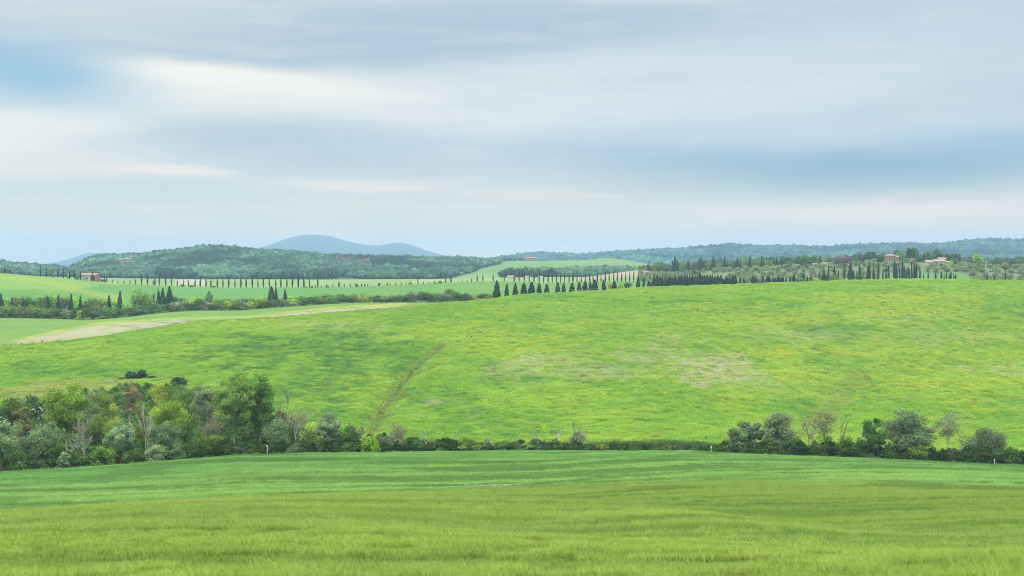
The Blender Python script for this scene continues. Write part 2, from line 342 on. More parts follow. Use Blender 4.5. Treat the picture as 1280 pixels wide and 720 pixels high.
GAIN = 1.2                     # leaves stand in each other's shade
def leaf_mat(name, col, var=0.35, trans=0.3, instancer=False, hue=0.0, up=0.55):
    """foliage: diffuse + light through the leaf, colour varied per clump and per plant"""
    m, nt, N, L = new_mat(name)
    out = N.new('ShaderNodeOutputMaterial')
    df = N.new('ShaderNodeBsdfDiffuse'); tr = N.new('ShaderNodeBsdfTranslucent'); mx = N.new('ShaderNodeMixShader')
    mx.inputs[0].default_value = trans
    ge = N.new('ShaderNodeNewGeometry'); nu = N.new('ShaderNodeVectorMath'); nu.operation = 'ADD'; nu.inputs[1].default_value = (0, 0, up)
    nn = N.new('ShaderNodeVectorMath'); nn.operation = 'NORMALIZE'
    L.new(ge.outputs['Normal'], nu.inputs[0]); L.new(nu.outputs[0], nn.inputs[0]); L.new(nn.outputs[0], df.inputs['Normal'])
    v = N.new('ShaderNodeAttribute'); v.attribute_name = 'v'
    if instancer:
        base = N.new('ShaderNodeAttribute'); base.attribute_type = 'INSTANCER'; base.attribute_name = 'col'
        bsock = base.outputs['Color']
    else:
        base = N.new('ShaderNodeRGB'); base.outputs[0].default_value = (*[min(0.75, q * GAIN * t) for q, t in zip(col, (1.16, 1.10, 0.74) if col[2] < 0.42 * col[1] else (1.08, 1.06, 0.92))], 1)
        bsock = base.outputs[0]
        oi = N.new('ShaderNodeObjectInfo')
        hs = N.new('ShaderNodeHueSaturation')
        mrh = N.new('ShaderNodeMapRange'); mrh.inputs['To Min'].default_value = 0.485 - hue; mrh.inputs['To Max'].default_value = 0.515 + hue
        L.new(oi.outputs['Random'], mrh.inputs['Value']); L.new(mrh.outputs[0], hs.inputs['Hue'])
        mrv = N.new('ShaderNodeMapRange'); mrv.inputs['To Min'].default_value = 0.85; mrv.inputs['To Max'].default_value = 1.15
        L.new(oi.outputs['Random'], mrv.inputs['Value']); L.new(mrv.outputs[0], hs.inputs['Value'])
        L.new(bsock, hs.inputs['Color']); bsock = hs.outputs[0]
    mr = N.new('ShaderNodeMapRange'); mr.inputs['From Min'].default_value = -1; mr.inputs['From Max'].default_value = 1
    mr.inputs['To Min'].default_value = 1 - var; mr.inputs['To Max'].default_value = 1 + var
    L.new(v.outputs['Fac'], mr.inputs['Value'])
    sc = N.new('ShaderNodeVectorMath'); sc.operation = 'SCALE'
    L.new(bsock, sc.inputs[0]); L.new(mr.outputs[0], sc.inputs['Scale'])
    L.new(sc.outputs[0], df.inputs['Color'])
    ty = N.new('ShaderNodeVectorMath'); ty.operation = 'MULTIPLY'; ty.inputs[1].default_value = (1.1, 1.15, 0.6)
    L.new(sc.outputs[0], ty.inputs[0]); L.new(ty.outputs[0], tr.inputs['Color'])
    L.new(df.outputs[0], mx.inputs[1]); L.new(tr.outputs[0], mx.inputs[2]); L.new(mx.outputs[0], out.inputs[0])
    return m

def plain_mat(name, col, rough=0.85, nscale=2.0, amp=0.25):
    m, nt, N, L = new_mat(name)
    out = N.new('ShaderNodeOutputMaterial'); bs = N.new('ShaderNodeBsdfPrincipled')
    bs.inputs['Roughness'].default_value = rough; bs.inputs['Specular IOR Level'].default_value = 0.25
    tc = N.new('ShaderNodeTexCoord'); n1 = N.new('ShaderNodeTexNoise'); n1.inputs['Scale'].default_value = nscale; n1.inputs['Detail'].default_value = 5
    L.new(tc.outputs['Object'], n1.inputs['Vector'])
    mr = N.new('ShaderNodeMapRange'); mr.inputs['From Min'].default_value = 0.25; mr.inputs['From Max'].default_value = 0.75
    mr.inputs['To Min'].default_value = 1 - amp; mr.inputs['To Max'].default_value = 1 + amp
    L.new(n1.outputs['Fac'], mr.inputs['Value'])
    vm = N.new('ShaderNodeVectorMath'); vm.operation = 'SCALE'; vm.inputs[0].default_value = col
    L.new(mr.outputs[0], vm.inputs['Scale']); L.new(vm.outputs[0], bs.inputs['Base Color']); L.new(bs.outputs[0], out.inputs[0])
    return m

M_CROP = ground_mat('barley_soil', 6.0, 0.5, 0.25, 0.0)
M_WHEAT = ground_mat('wheat_ground', 3.0, 0.3, 0.25, 0.12)
M_MEADOW = ground_mat('meadow_ground', 1.4, 0.18, 0.35, 0.3)
M_FAR = ground_mat('far_ground', 0.35, 0.05, 0.22, 0.6)
M_HILL = ground_mat('hill_ground', 0.05, 0.012, 0.3, 4.0)

LEAF = {
    'oak': leaf_mat('oak_leaves', (0.115, 0.190, 0.034), 0.5),
    'mid': leaf_mat('green_leaves', (0.092, 0.150, 0.036), 0.5, hue=0.02),
    'dark': leaf_mat('dark_leaves', (0.052, 0.096, 0.028), 0.5, hue=0.01),
    'ever': leaf_mat('evergreen_leaves', (0.036, 0.056, 0.030), 0.45),
    'bright': leaf_mat('bright_leaves', (0.150, 0.260, 0.040), 0.45),
    'lime': leaf_mat('yellow_green_leaves', (0.210, 0.270, 0.050), 0.4),
    'silver': leaf_mat('silver_leaves', (0.155, 0.212, 0.110), 0.45),
    'poplar': leaf_mat('poplar_leaves', (0.125, 0.200, 0.062), 0.45),
    'willow': leaf_mat('willow_leaves', (0.102, 0.152, 0.074), 0.45),
    'grey': leaf_mat('grey_leaves', (0.142, 0.160, 0.098), 0.4),
    'brown': leaf_mat('brown_buds', (0.140, 0.138, 0.065), 0.4),
    'rust': leaf_mat('rusty_leaves', (0.150, 0.125, 0.070), 0.4),
    'conifer': leaf_mat('conifer_needles', (0.019, 0.034, 0.018), 0.4, 0.12),
    'cypress': leaf_mat('cypress_needles', (0.015, 0.027, 0.015), 0.4, 0.1),
    'olive': leaf_mat('olive_leaves', (0.150, 0.180, 0.105), 0.35),
    'pine': leaf_mat('pine_needles', (0.060, 0.100, 0.040), 0.4, 0.15),
    'redleaf': leaf_mat('copper_leaves', (0.110, 0.050, 0.035), 0.4),
    'purple': leaf_mat('mauve_leaves', (0.120, 0.095, 0.085), 0.35),
    'white': leaf_mat('white_blossom', (0.620, 0.620, 0.560), 0.3),
}
M_BARK = plain_mat('grey_bark', (0.20, 0.17, 0.13), nscale=3)
M_BARKP = plain_mat('pale_bark', (0.36, 0.33, 0.27), nscale=3)
M_BARKD = plain_mat('dark_bark', (0.075, 0.06, 0.045), nscale=3)

# ------------------------------------------------------------------ mesh helpers
def mesh_np(name, V, Q=None, T=None, v=None, col=None, mat=None, smooth=False):
    V = np.asarray(V, float).reshape(-1, 3)
    me = bpy.data.meshes.new(name)
    nq = 0 if Q is None else len(Q); nt = 0 if T is None else len(T)
    me.vertices.add(len(V)); me.vertices.foreach_set('co', V.ravel())
    if nq + nt:
        li = np.concatenate([np.asarray(Q, int).ravel() if nq else np.zeros(0, int), np.asarray(T, int).ravel() if nt else np.zeros(0, int)])
        me.loops.add(len(li)); me.loops.foreach_set('vertex_index', li)
        st = np.concatenate([np.arange(nq) * 4, nq * 4 + np.arange(nt) * 3])
        me.polygons.add(nq + nt); me.polygons.foreach_set('loop_start', st)
        me.polygons.foreach_set('use_smooth', np.full(nq + nt, smooth))
    if v is not None:
        a = me.attributes.new('v', 'FLOAT', 'FACE'); a.data.foreach_set('value', np.asarray(v, float))
    if col is not None:
        a = me.attributes.new('col', 'FLOAT_COLOR', 'POINT'); a.data.foreach_set('color', np.concatenate([col, np.ones((len(col), 1))], 1).ravel())
    if mat:
        me.materials.append(mat)
    me.update(calc_edges=True); me.validate()
    return me

def link(name, me, parent=None, loc=None):
    o = bpy.data.objects.new(name, me); COL.objects.link(o)
    if parent is not None: o.parent = parent
    if loc is not None: o.location = loc
    return o

def tag(o, label=None, cat=None, group=None, kind=None):
    if label: o['label'] = label
    if cat: o['category'] = cat
    if group: o['group'] = group
    if kind: o['kind'] = kind
    return o

class Geo:
    def __init__(self): self.V = []; self.Q = []; self.T = []; self.v = []; self.n = 0
    def add(self, V, Q, v=None):
        V = np.asarray(V, float).reshape(-1, 3); Q = np.asarray(Q, int).reshape(-1, 4)
        self.V.append(V); self.Q.append(Q + self.n); self.n += len(V)
        self.v.append(np.zeros(len(Q)) if v is None else np.asarray(v, float))
    def mesh(self, name, mat, smooth=False):
        return mesh_np(name, np.concatenate(self.V), np.concatenate(self.Q), v=np.concatenate(self.v), mat=mat, smooth=smooth)

def tube(g, pts, rad, sides=5, v=0.0):
    pts = np.asarray(pts, float); n = len(pts)
    rad = np.broadcast_to(rad, (n,))
    t = np.gradient(pts, axis=0); t /= np.linalg.norm(t, axis=1)[:, None] + 1e-9
    ref = np.where(np.abs(t[:, 2:3]) > 0.9, np.array([[1.0, 0, 0]]), np.array([[0, 0, 1.0]]))
    a = np.cross(t, ref); a /= np.linalg.norm(a, axis=1)[:, None] + 1e-9
    b = np.cross(t, a)
    ang = np.linspace(0, 2 * np.pi, sides, endpoint=False)
    V = pts[:, None, :] + rad[:, None, None] * (np.cos(ang)[None, :, None] * a[:, None, :] + np.sin(ang)[None, :, None] * b[:, None, :])
    i = np.arange(n - 1)[:, None] * sides; j = np.arange(sides)[None, :]; k = (j + 1) % sides
    Q = np.stack([i + j, i + k, i + sides + k, i + sides + j], -1).reshape(-1, 4)
    g.add(V.reshape(-1, 3), Q, np.full(len(Q), v))

def leaves(g, P, Nrm, size, v, r):
    """one small kite-shaped leaf clump face per point"""
    n = len(P)
    Nrm = Nrm / (np.linalg.norm(Nrm, axis=1)[:, None] + 1e-9)
    u = np.cross(Nrm, r.normal(size=(n, 3))); u /= np.linalg.norm(u, axis=1)[:, None] + 1e-9
    w = np.cross(Nrm, u)
    s = np.broadcast_to(size, (n,))[:, None]
    asp = r.uniform(0.5, 0.9, (n, 1))
    V = np.stack([P - u * s * 0.5, P + w * s * 0.5 * asp + u * s * 0.05, P + u * s * 0.5, P - w * s * 0.5 * asp + u * s * 0.05], 1)
    V = V + (r.normal(size=V.shape) * s[:, None, :] * 0.06)
    Q = np.arange(n * 4).reshape(n, 4)
    g.add(V.reshape(-1, 3), Q, v)

def unit(r, n):
    a = r.normal(size=(n, 3)); return a / np.linalg.norm(a, axis=1)[:, None]

def bend(a, b, r, sag=0.15, n=5):
    a = np.asarray(a, float); b = np.asarray(b, float)
    t = np.linspace(0, 1, n)[:, None]
    L = np.linalg.norm(b - a)
    off = r.normal(size=3) * L * sag * 0.5 + np.array([0, 0, -L * sag])
    return a + (b - a) * t + off * (4 * t * (1 - t)) * 0.5

def crown_geo(r, h, w, z0=0.25, shape='round', ncl=26, per=120, ls=0.35, cr=0.22, fill=0.45, depth=None):
    """leaf clumps spread through an uneven crown; returns geometry and clump centres"""
    g = Geo(); cents = []
    dep = depth or w
    zb = h * z0; zh = h - zb
    tries = 0
    while len(cents) < ncl and tries < ncl * 40:
        tries += 1
        p = unit(r, 1)[0] * r.uniform(fill, 1.0)
        zz = 0.5 + 0.5 * p[2]
        if shape == 'poplar':  prof = 0.55 + 0.45 * math.sin(math.pi * min(1, zz * 0.9 + 0.08))
        elif shape == 'cone':  prof = 1.05 - 0.85 * zz
        elif shape == 'dome':  zz = abs(p[2]) ** 0.7; prof = math.sqrt(1 - 0.55 * zz * zz)
        elif shape == 'vase':  prof = 0.55 + 0.5 * zz
        else: prof = 1.0
        c = np.array([p[0] * prof * w * 0.5 * (1 - cr), p[1] * prof * dep * 0.5 * (1 - cr), zb + zh * (0.08 + 0.84 * zz)])
        if cents and min(np.linalg.norm((c - q) / np.array([w, dep, zh])) for q in cents) < 0.55 / ncl ** 0.5 * 0.75: continue
        cents.append(c)
    for c in cents:
        rr = cr * min(w, zh * 1.1) * r.uniform(0.75, 1.3)
        n = int(per * r.uniform(0.7, 1.2))
        dirs = unit(r, n)
        P = c + dirs * rr * (r.uniform(0.25, 1.0, (n, 1)) ** 0.6) * np.array([1.0, 1.0, 0.78])
        Nn = dirs * 0.7 + unit(r, n) * 0.7 + np.array([0, 0, 0.35])
        P[:, 2] = np.maximum(P[:, 2], 0.05)
        leaves(g, P, Nn, ls * r.uniform(0.6, 1.35, n), np.clip(r.normal(0, 0.28, n) + r.normal(0, 0.46), -1.2, 1.2), r)
    return g, cents

def fit(g, cents, h, w):
    """stretch a crown to the height and width it was measured at"""
    V = np.concatenate(g.V); sz = 0.98 * h / np.percentile(V[:, 2], 99.7); sx = 0.9 * w / (np.percentile(V[:, 0], 99) - np.percentile(V[:, 0], 1))
    for A in g.V: A *= [sx, sx, sz]
    return [c * np.array([sx, sx, sz]) for c in cents]

def trunk_geo(r, h, cents, rad, lean=(0, 0), stems=1, split=0.3, nb=22, spread=0.0):
    g = Geo()
    tops = []
    for s in range(stems):
        off = np.array([r.normal(0, spread), r.normal(0, spread), 0]) if stems > 1 else np.zeros(3)
        end = np.array([lean[0], lean[1], h * 0.82]) + off * 2.2
        p = bend(off * 0.3 + np.array([0, 0, -0.6]), end, r, 0.06, 8)
        rr = np.linspace(rad, rad * 0.22, 8) / stems ** 0.4; rr[0] *= 1.35
        tube(g, p, rr, 7); tops.append((p, rr))
    order = r.permutation(len(cents))[:nb]
    for i in order:
        c = cents[i]; p, rr = tops[r.integers(len(tops))]
        k = int(np.clip(np.searchsorted(p[:, 2], c[2] * r.uniform(0.45, 0.8)), 2, 7))
        q = bend(p[k], c, r, 0.1, 5)
        tube(g, q, np.linspace(max(rr[k] * 0.55, 0.035), 0.02, 5), 4)
    return g

def bare_geo(r, h, w, rad, levels=3, kids=4, first=0.35, lean=(0, 0)):
    """bare branching tree, with the ends of its twigs"""
    g = Geo(); ends = []
    rmin = 0.022
    def grow(a, dirv, L, rd, lv):
        b = a + dirv * L
        p = bend(a, b, r, 0.05, 4); tube(g, p, np.maximum(np.linspace(rd, rd * 0.5, 4), rmin), 5 if lv == 0 else 3)
        if lv >= levels: ends.append(b); return
        for k in range(kids):
            t = r.uniform(0.35, 1.0) if k < kids - 1 else 1.0
            s = a + (b - a) * t
            nd = dirv * 0.9 + unit(r, 1)[0] * np.array([0.75, 0.75, 0.35]) * (w / h * 1.6) + np.array([0, 0, 0.18])
            nd /= np.linalg.norm(nd)
            grow(s, nd, L * r.uniform(0.42, 0.72), rd * (0.55 - 0.1 * (k == 0)), lv + 1)
    d0 = np.array([lean[0], lean[1], 1.0]); d0 /= np.linalg.norm(d0)
    grow(np.array([0, 0, -0.5]), d0, h * 0.5, rad, 0)
    V = np.concatenate(g.V); top = V[:, 2].max(); wd = np.ptp(V[:, 0])
    sx = w / max(wd, 0.1); sz = h / top
    for A in g.V: A *= np.array([sx, sx, sz])
    ends = np.array(ends) * np.array([sx, sx, sz])
    return g, ends

# ------------------------------------------------------------------ ground sheets
cols = np.concatenate([np.linspace(-690, -40, 30)[:-1], np.arange(-40, 1321, 1.7), np.linspace(1320, 1970, 30)[1:]])
def sheet(name, i0, i1, rows, mat):
    """one stretch of ground between two contour lines, draped over the terrain"""
    d = []
    for i, n in zip(range(i0, i1), rows):
        a = at_line(LD[i], cols); b = at_line(LD[i + 1], cols)
        t = np.arange(n) / n
        d.append(a[None, :] + (b - a)[None, :] * t[:, None])
    d.append(at_line(LD[i1], cols)[None, :])
    d = np.concatenate(d, 0)
    x = (cols[None, :] - CX) / F * d
    z = height(x.ravel(), d.ravel())
    c, _, _ = ground_col(x.ravel(), d.ravel())
    nr, nc = d.shape
    i = np.arange(nr - 1)[:, None] * nc + np.arange(nc - 1)[None, :]
    Q = np.stack([i, i + 1, i + nc + 1, i + nc], -1).reshape(-1, 4)
    me = mesh_np(name, np.stack([x.ravel(), d.ravel(), z], 1), Q, col=c, mat=mat, smooth=True)
    return tag(link(name, me), kind='structure')

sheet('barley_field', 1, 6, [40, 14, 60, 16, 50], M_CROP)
sheet('wheat_field', 6, 7, [90], M_WHEAT)
sheet('ditch_ground', 7, 9, [10, 14], M_MEADOW)
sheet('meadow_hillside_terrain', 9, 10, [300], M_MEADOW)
sheet('valley_field', 10, 13, [60, 12, 60], M_FAR)
sheet('plain_terrain', 13, 16, [30, 30, 36], M_FAR)
sheet('wooded_hill_terrain', 16, 20, [50, 12, 36, 8], M_HILL)
sheet('mountain_terrain', 20, 22, [36, 8], M_HILL)
# ground under the photographer and the deep base sheet that reaches past the mountains
gx, gy = np.meshgrid(np.linspace(-45, 45, 46), np.linspace(-40, 21, 32))
xx, yy = gx.ravel(), gy.ravel()
i = np.arange(31)[:, None] * 46 + np.arange(45)[None, :]
cc, _, _ = ground_col(xx, np.maximum(yy, 5))
tag(link('near_field', mesh_np('near_field', np.stack([xx, yy, height(xx, yy)], 1), np.stack([i, i + 1, i + 47, i + 46], -1).reshape(-1, 4), col=cc, mat=M_CROP, smooth=True)), kind='structure')
gv = np.array([[-9800, -700, -20], [9800, -700, -20], [9800, 11400, -20], [-9800, 11400, -20]], float)
tag(link('ground', mesh_np('ground', gv, [[0, 1, 2, 3]], col=np.tile(C_FARG * 0.8, (4, 1)), mat=M_HILL)), kind='structure')

# ------------------------------------------------------------------ stuff scattered by instancing (each ONE object that carries its own patch and points)
def scatter(name, V, Q, v, P, rot, scl, col, mat, label, smooth=False):
    V = np.asarray(V, float); nP = len(P); nV = len(V)
    me = mesh_np(name, np.concatenate([V, P]), Q, v=v, mat=mat, smooth=smooth)
    a = me.attributes.new('is_patch', 'BOOLEAN', 'POINT'); a.data.foreach_set('value', np.concatenate([np.ones(nV, bool), np.zeros(nP, bool)]))
    z3 = np.zeros((nV, 3))
    a = me.attributes.new('rot', 'FLOAT_VECTOR', 'POINT'); a.data.foreach_set('vector', np.concatenate([z3, rot]).ravel())
    a = me.attributes.new('scl', 'FLOAT_VECTOR', 'POINT'); a.data.foreach_set('vector', np.concatenate([z3 + 1, scl]).ravel())
    a = me.attributes.new('col', 'FLOAT_COLOR', 'POINT'); a.data.foreach_set('color', np.concatenate([np.concatenate([z3 + 0.1, col]), np.ones((nV + nP, 1))], 1).ravel())
    o = link(name, me)
    ng = bpy.data.node_groups.new(name, 'GeometryNodeTree')
    ng.interface.new_socket('Geometry', in_out='INPUT', socket_type='NodeSocketGeometry')
    ng.interface.new_socket('Geometry', in_out='OUTPUT', socket_type='NodeSocketGeometry')
    N, L = ng.nodes, ng.links
    gi = N.new('NodeGroupInput'); go = N.new('NodeGroupOutput')
    def attr(nm, ty):
        n = N.new('GeometryNodeInputNamedAttribute'); n.data_type = ty; n.inputs['Name'].default_value = nm
        return [s for s in n.outputs if s.name == 'Attribute' and s.enabled][0]
    sp = N.new('GeometryNodeSeparateGeometry'); sp.domain = 'POINT'
    L.new(gi.outputs[0], sp.inputs['Geometry']); L.new(attr('is_patch', 'BOOLEAN'), sp.inputs['Selection'])
    ip = N.new('GeometryNodeInstanceOnPoints')
    L.new(sp.outputs['Inverted'], ip.inputs['Points']); L.new(sp.outputs['Selection'], ip.inputs['Instance'])
    er = N.new('FunctionNodeEulerToRotation'); L.new(attr('rot', 'FLOAT_VECTOR'), er.inputs[0]); L.new(er.outputs[0], ip.inputs['Rotation'])
    L.new(attr('scl', 'FLOAT_VECTOR'), ip.inputs['Scale'])
    L.new(ip.outputs[0], go.inputs[0])
    md = o.modifiers.new('scatter', 'NODES'); md.node_group = ng
    return tag(o, label, None, None, 'stuff')

def slope_rot(x, y, spin):
    """tilt to the slope, then spin about the upright"""
    e = 1.5
    gx = (height(x + e, y) - height(x - e, y)) / (2 * e); gy = (height(x, y + e) - height(x, y - e)) / (2 * e)
    rot = np.zeros((len(x), 3))
    c, s = np.cos(spin), np.sin(spin)
    # Euler XYZ applied x, then y, then z: tilt first in the spun frame
    gu = gx * c + gy * s; gvv = -gx * s + gy * c
    rot[:, 0] = np.arctan(gvv); rot[:, 1] = -np.arctan(gu); rot[:, 2] = spin
    return rot

def blades(r, n, size, hgt, wid, lean=0.25, ears=False, leafs=1, hv=0.16):
    """stalks with leaves (and bearded ears) on a square patch"""
    g = Geo()
    P = np.stack([r.uniform(-size / 2, size / 2, n), r.uniform(-size / 2, size / 2, n), np.zeros(n)], 1)
    H = hgt * r.uniform(1 - hv * 1.25, 1 + hv * 0.75, n)
    az = r.uniform(0, 2 * np.pi, n); ln = np.abs(r.normal(0, lean, n)) * H
    tip = P + np.stack([np.cos(az) * ln, np.sin(az) * ln, H], 1)
    mid = P * 0.45 + tip * 0.55; mid[:, 2] += H * 0.06
    fa = r.uniform(0, np.pi, n); wv = np.stack([np.cos(fa), np.sin(fa), np.zeros(n)], 1) * wid * 0.5
    V = np.stack([P - wv, P + wv, mid + wv * 0.9, mid - wv * 0.9, tip + wv * 0.35, tip - wv * 0.35], 1).reshape(-1, 3)
    b = np.arange(n)[:, None] * 6
    vb = np.clip(r.normal(0, 0.35, n), -1, 1)
    g.add(V, np.concatenate([b + [0, 1, 2, 3], b + [3, 2, 4, 5]]), np.concatenate([vb - 0.1, vb]))
    for k in range(leafs):
        a2 = r.uniform(0, 2 * np.pi, n); t0 = r.uniform(0.35, 0.75, n)[:, None]
        s0 = P + (tip - P) * t0; out = np.stack([np.cos(a2), np.sin(a2), np.zeros(n)], 1)
        Ll = H[:, None] * r.uniform(0.22, 0.42, (n, 1))
        m1 = s0 + out * Ll * 0.45 + np.array([0, 0, 1]) * Ll * 0.5; e1 = s0 + out * Ll + np.array([0, 0, 1]) * Ll * 0.35
        pv = np.stack([-np.sin(a2), np.cos(a2), np.zeros(n)], 1) * wid * 0.7
        V = np.stack([s0 - pv * .5, s0 + pv * .5, m1 + pv, m1 - pv, e1 + pv * .15, e1 - pv * .15], 1).reshape(-1, 3)
        g.add(V, np.concatenate([b + [0, 1, 2, 3], b + [3, 2, 4, 5]]), np.concatenate([vb - 0.15, vb + 0.1]))
    if ears:
        ed = np.stack([np.cos(az) * 0.5, np.sin(az) * 0.5, np.full(n, 0.85)], 1); eL = 0.085 * r.uniform(0.8, 1.2, (n, 1))
        for tw in (0, 1):
            sv = np.stack([np.cos(fa + tw * 1.57), np.sin(fa + tw * 1.57), np.zeros(n)], 1) * 0.009 * max(1, wid / 0.012)
            V = np.stack([tip, tip + ed * eL * .5 + sv, tip + ed * eL, tip + ed * eL * .5 - sv], 1).reshape(-1, 3)
            g.add(V, np.arange(n * 4).reshape(n, 4), vb + 0.45)
            for q in (-1, 0, 1):
                aw = ed + sv / np.linalg.norm(sv, axis=1)[:, None] * 0.22 * q
                s1 = tip + ed * eL * 0.6; e1 = s1 + aw * eL * 1.5; th = sv * 0.22
                V = np.stack([s1 - th, s1 + th, e1 + th * .3, e1 - th * .3], 1).reshape(-1, 3)
                g.add(V, np.arange(n * 4).reshape(n, 4), vb + 0.6)
    return np.concatenate(g.V), np.concatenate(g.Q), np.concatenate(g.v)

def pts_in(n, dlo, dhi, pxlo=-60, pxhi=1340, r=rng):
    """points spread evenly over the ground between two lines"""
    d0 = LD[dlo].min() if isinstance(dlo, int) else dlo; d1 = LD[dhi].max() if isinstance(dhi, int) else dhi
    d = np.sqrt(r.uniform(d0 ** 2, d1 ** 2, n)); px = r.uniform(pxlo, pxhi, n)
    if isinstance(dlo, int): k = d >= at_line(LD[dlo], px); d = d[k]; px = px[k]
    if isinstance(dhi, int): k = d <= at_line(LD[dhi], px); d = d[k]; px = px[k]
    return (px - CX) / F * d, d, px

def pts_cover(cell, dlo, dhi, pxlo=-60, pxhi=1340, r=rng):
    """an even, slightly shuffled cover of points"""
    d0 = LD[dlo].min() if isinstance(dlo, int) else dlo; d1 = LD[dhi].max() if isinstance(dhi, int) else dhi
    gx, gy = np.meshgrid(np.arange((pxlo - CX) / F * d1, (pxhi - CX) / F * d1, cell), np.arange(d0, d1, cell))
    x = gx.ravel() + r.uniform(-.3, .3, gx.size) * cell; d = gy.ravel() + r.uniform(-.3, .3, gx.size) * cell
    px = CX + F * x / d
    k = (px > pxlo) & (px < pxhi)
    if isinstance(dlo, int): k &= d >= at_line(LD[dlo], px)
    if isinstance(dhi, int): k &= d <= at_line(LD[dhi], px)
    return x[k], d[k], px[k]

M_STALK = leaf_mat('barley_stalks', None, 0.45, 0.35, instancer=True, up=1.6)
M_TUFT = leaf_mat('meadow_blades', None, 0.4, 0.3, instancer=True, up=2.0)
M_FOREST = leaf_mat('forest_leaves', None, 0.45, 0.2, instancer=True)

KT = 2.2
# --- barley, three bands of fineness
def crop(name, label, area_n, d0, d1, nst, size, hgt, wid, ears, leafs, seed, k=1.0, hv=0.1, wide=(-170, 1450)):
    r = np.random.default_rng(seed)
    V, Q, v = blades(r, nst, size, hgt, wid, 0.10 if ears else 0.2, ears, leafs, 0.07 if ears else 0.16)
    x, y, px = pts_cover(area_n, d0, d1, *wide, r=r)
    c, _, _ = ground_col(x, y)
    thin = drill(x, y)
    c = c * (1 - 0.42 * thin)[:, None]; c = mix(c, C_WHEAT * 0.7, 0.45 * thin)  # shaded depth of the row gaps put into the stalk colour
    s = np.array([[1, 1, 1]]) * np.stack([np.ones(len(x)), np.ones(len(x)), 1 - (0.34 if ears else 0.10) * thin], 1) * np.stack([np.ones(len(x)), np.ones(len(x)), r.uniform(1 - hv, 1 + hv, len(x))], 1)
    c = c * k * KT * r.uniform(0.9, 1.1, (len(x), 1))
    P = np.stack([x, y, height(x, y)], 1)
    return scatter(name, V, Q, v, P, slope_rot(x, y, r.uniform(0, 6.28, len(x))), s, c, M_STALK, label)

def n_for(d0, d1, cell):           # patches needed to cover a band of the view
    return int((1400 / F) * (d1 ** 2 - d0 ** 2) / 2 / cell ** 2)
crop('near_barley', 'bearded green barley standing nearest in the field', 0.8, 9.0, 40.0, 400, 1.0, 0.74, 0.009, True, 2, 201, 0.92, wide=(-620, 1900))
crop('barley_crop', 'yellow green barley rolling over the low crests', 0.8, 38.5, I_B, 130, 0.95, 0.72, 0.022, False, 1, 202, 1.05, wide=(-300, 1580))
crop('wheat_crop', 'blue green young wheat below the wooded ditch', 1.9, I_B, I_E, 190, 2.3, 0.5, 0.06, False, 1, 203)

# --- meadow grass and flowers on the hillside
r = np.random.default_rng(301)
V, Q, v = blades(r, 70, 2.0, 0.40, 0.15, 0.45, False, 1)
x, y, px = pts_cover(1.65, I_H, I_R, -150, 1430, r=r)
c, _, _ = ground_col(x, y)
pat = fbm(x / 5, y / 4, 311, 4)
dk = (r.uniform(size=len(x)) < 0.10) * r.uniform(0, 0.45, len(x))
s = np.stack([np.ones(len(x)), np.ones(len(x)), 0.5 + 1.4 * sstep(0.4, 0.75, pat)], 1)
c = c * KT * 1.08 * (0.86 + 0.28 * pat - 0.7 * dk)[:, None] * r.uniform(0.88, 1.12, (len(x), 1)) * (1 + r.normal(0, 0.04, (len(x), 3)))
scatter('meadow_grass', V, Q, v, np.stack([x, y, height(x, y)], 1), slope_rot(x, y, r.uniform(0, 6.28, len(x))), s, c, M_TUFT, 'rough meadow grass covering the opposite slope')

V, Q, v = blades(r, 26, 1.5, 0.55, 0.10, 0.5, False, 1)
x, y, px = pts_in(26000, I_H, I_R, r=r)
c, px, py = ground_col(x, y)
keep = r.uniform(size=len(x)) < sstep(0.50, 0.66, fbm(x / 30, y / 30, 321, 3) + 0.10 * sstep(520, 900, px) - 0.04) * sstep(0.5, 0.7, fbm(x / 5, y / 5, 325, 3)) * 0.8
x, y = x[keep], y[keep]; n = len(x)
fc = np.where(r.uniform(size=(n, 1)) < 0.78, C_YEL[None, :] * 1.3, C_STRAW[None, :] * 1.7) * r.uniform(0.8, 1.15, (n, 1))
scatter('yellow_wildflower_weeds', V, Q, v, np.stack([x, y, height(x, y)], 1), slope_rot(x, y, r.uniform(0, 6.28, n)), np.tile([[1, 1, 0.9]], (n, 1)) * r.uniform(0.6, 1.5, (n, 1)), fc, M_TUFT, 'yellow flowering weeds dotted over the meadow slope')

g, _ = crown_geo(r, 0.9, 1.5, 0.0, 'dome', 7, 26, 0.22, 0.3)
x, y, px = pts_in(11000, I_H, I_R, r=r)
keep = r.uniform(size=len(x)) < 0.10 + 0.5 * sstep(0.5, 0.62, fbm(x / 50, y / 50, 331, 2)); x, y = x[keep], y[keep]
pp = [spot(a + r.normal(0, 2.2), b + r.normal(0, 2.5), 270, 600) for a, b in zip(np.repeat(np.linspace(466, 508, 20), 3), np.repeat(np.interp(np.linspace(466, 508, 20), [466, 480, 495, 508], [532, 508, 485, 470]), 3))]
x = np.concatenate([x, [p[0] for p in pp]]); y = np.concatenate([y, [p[1] for p in pp]]); n = len(x)
scatter('dark_weeds', np.concatenate(g.V), np.concatenate(g.Q), np.concatenate(g.v), np.stack([x, y, height(x, y)], 1), slope_rot(x, y, r.uniform(0, 6.28, n)), np.ones((n, 3)) * (0.14 + r.uniform(0, 1, (n, 1)) ** 3 * 0.5), np.tile(alb(92, 132, 56), (n, 1)) * r.uniform(0.9, 1.9, (n, 1)), M_TUFT, 'dark docks and weeds dotted over the meadow and gully')

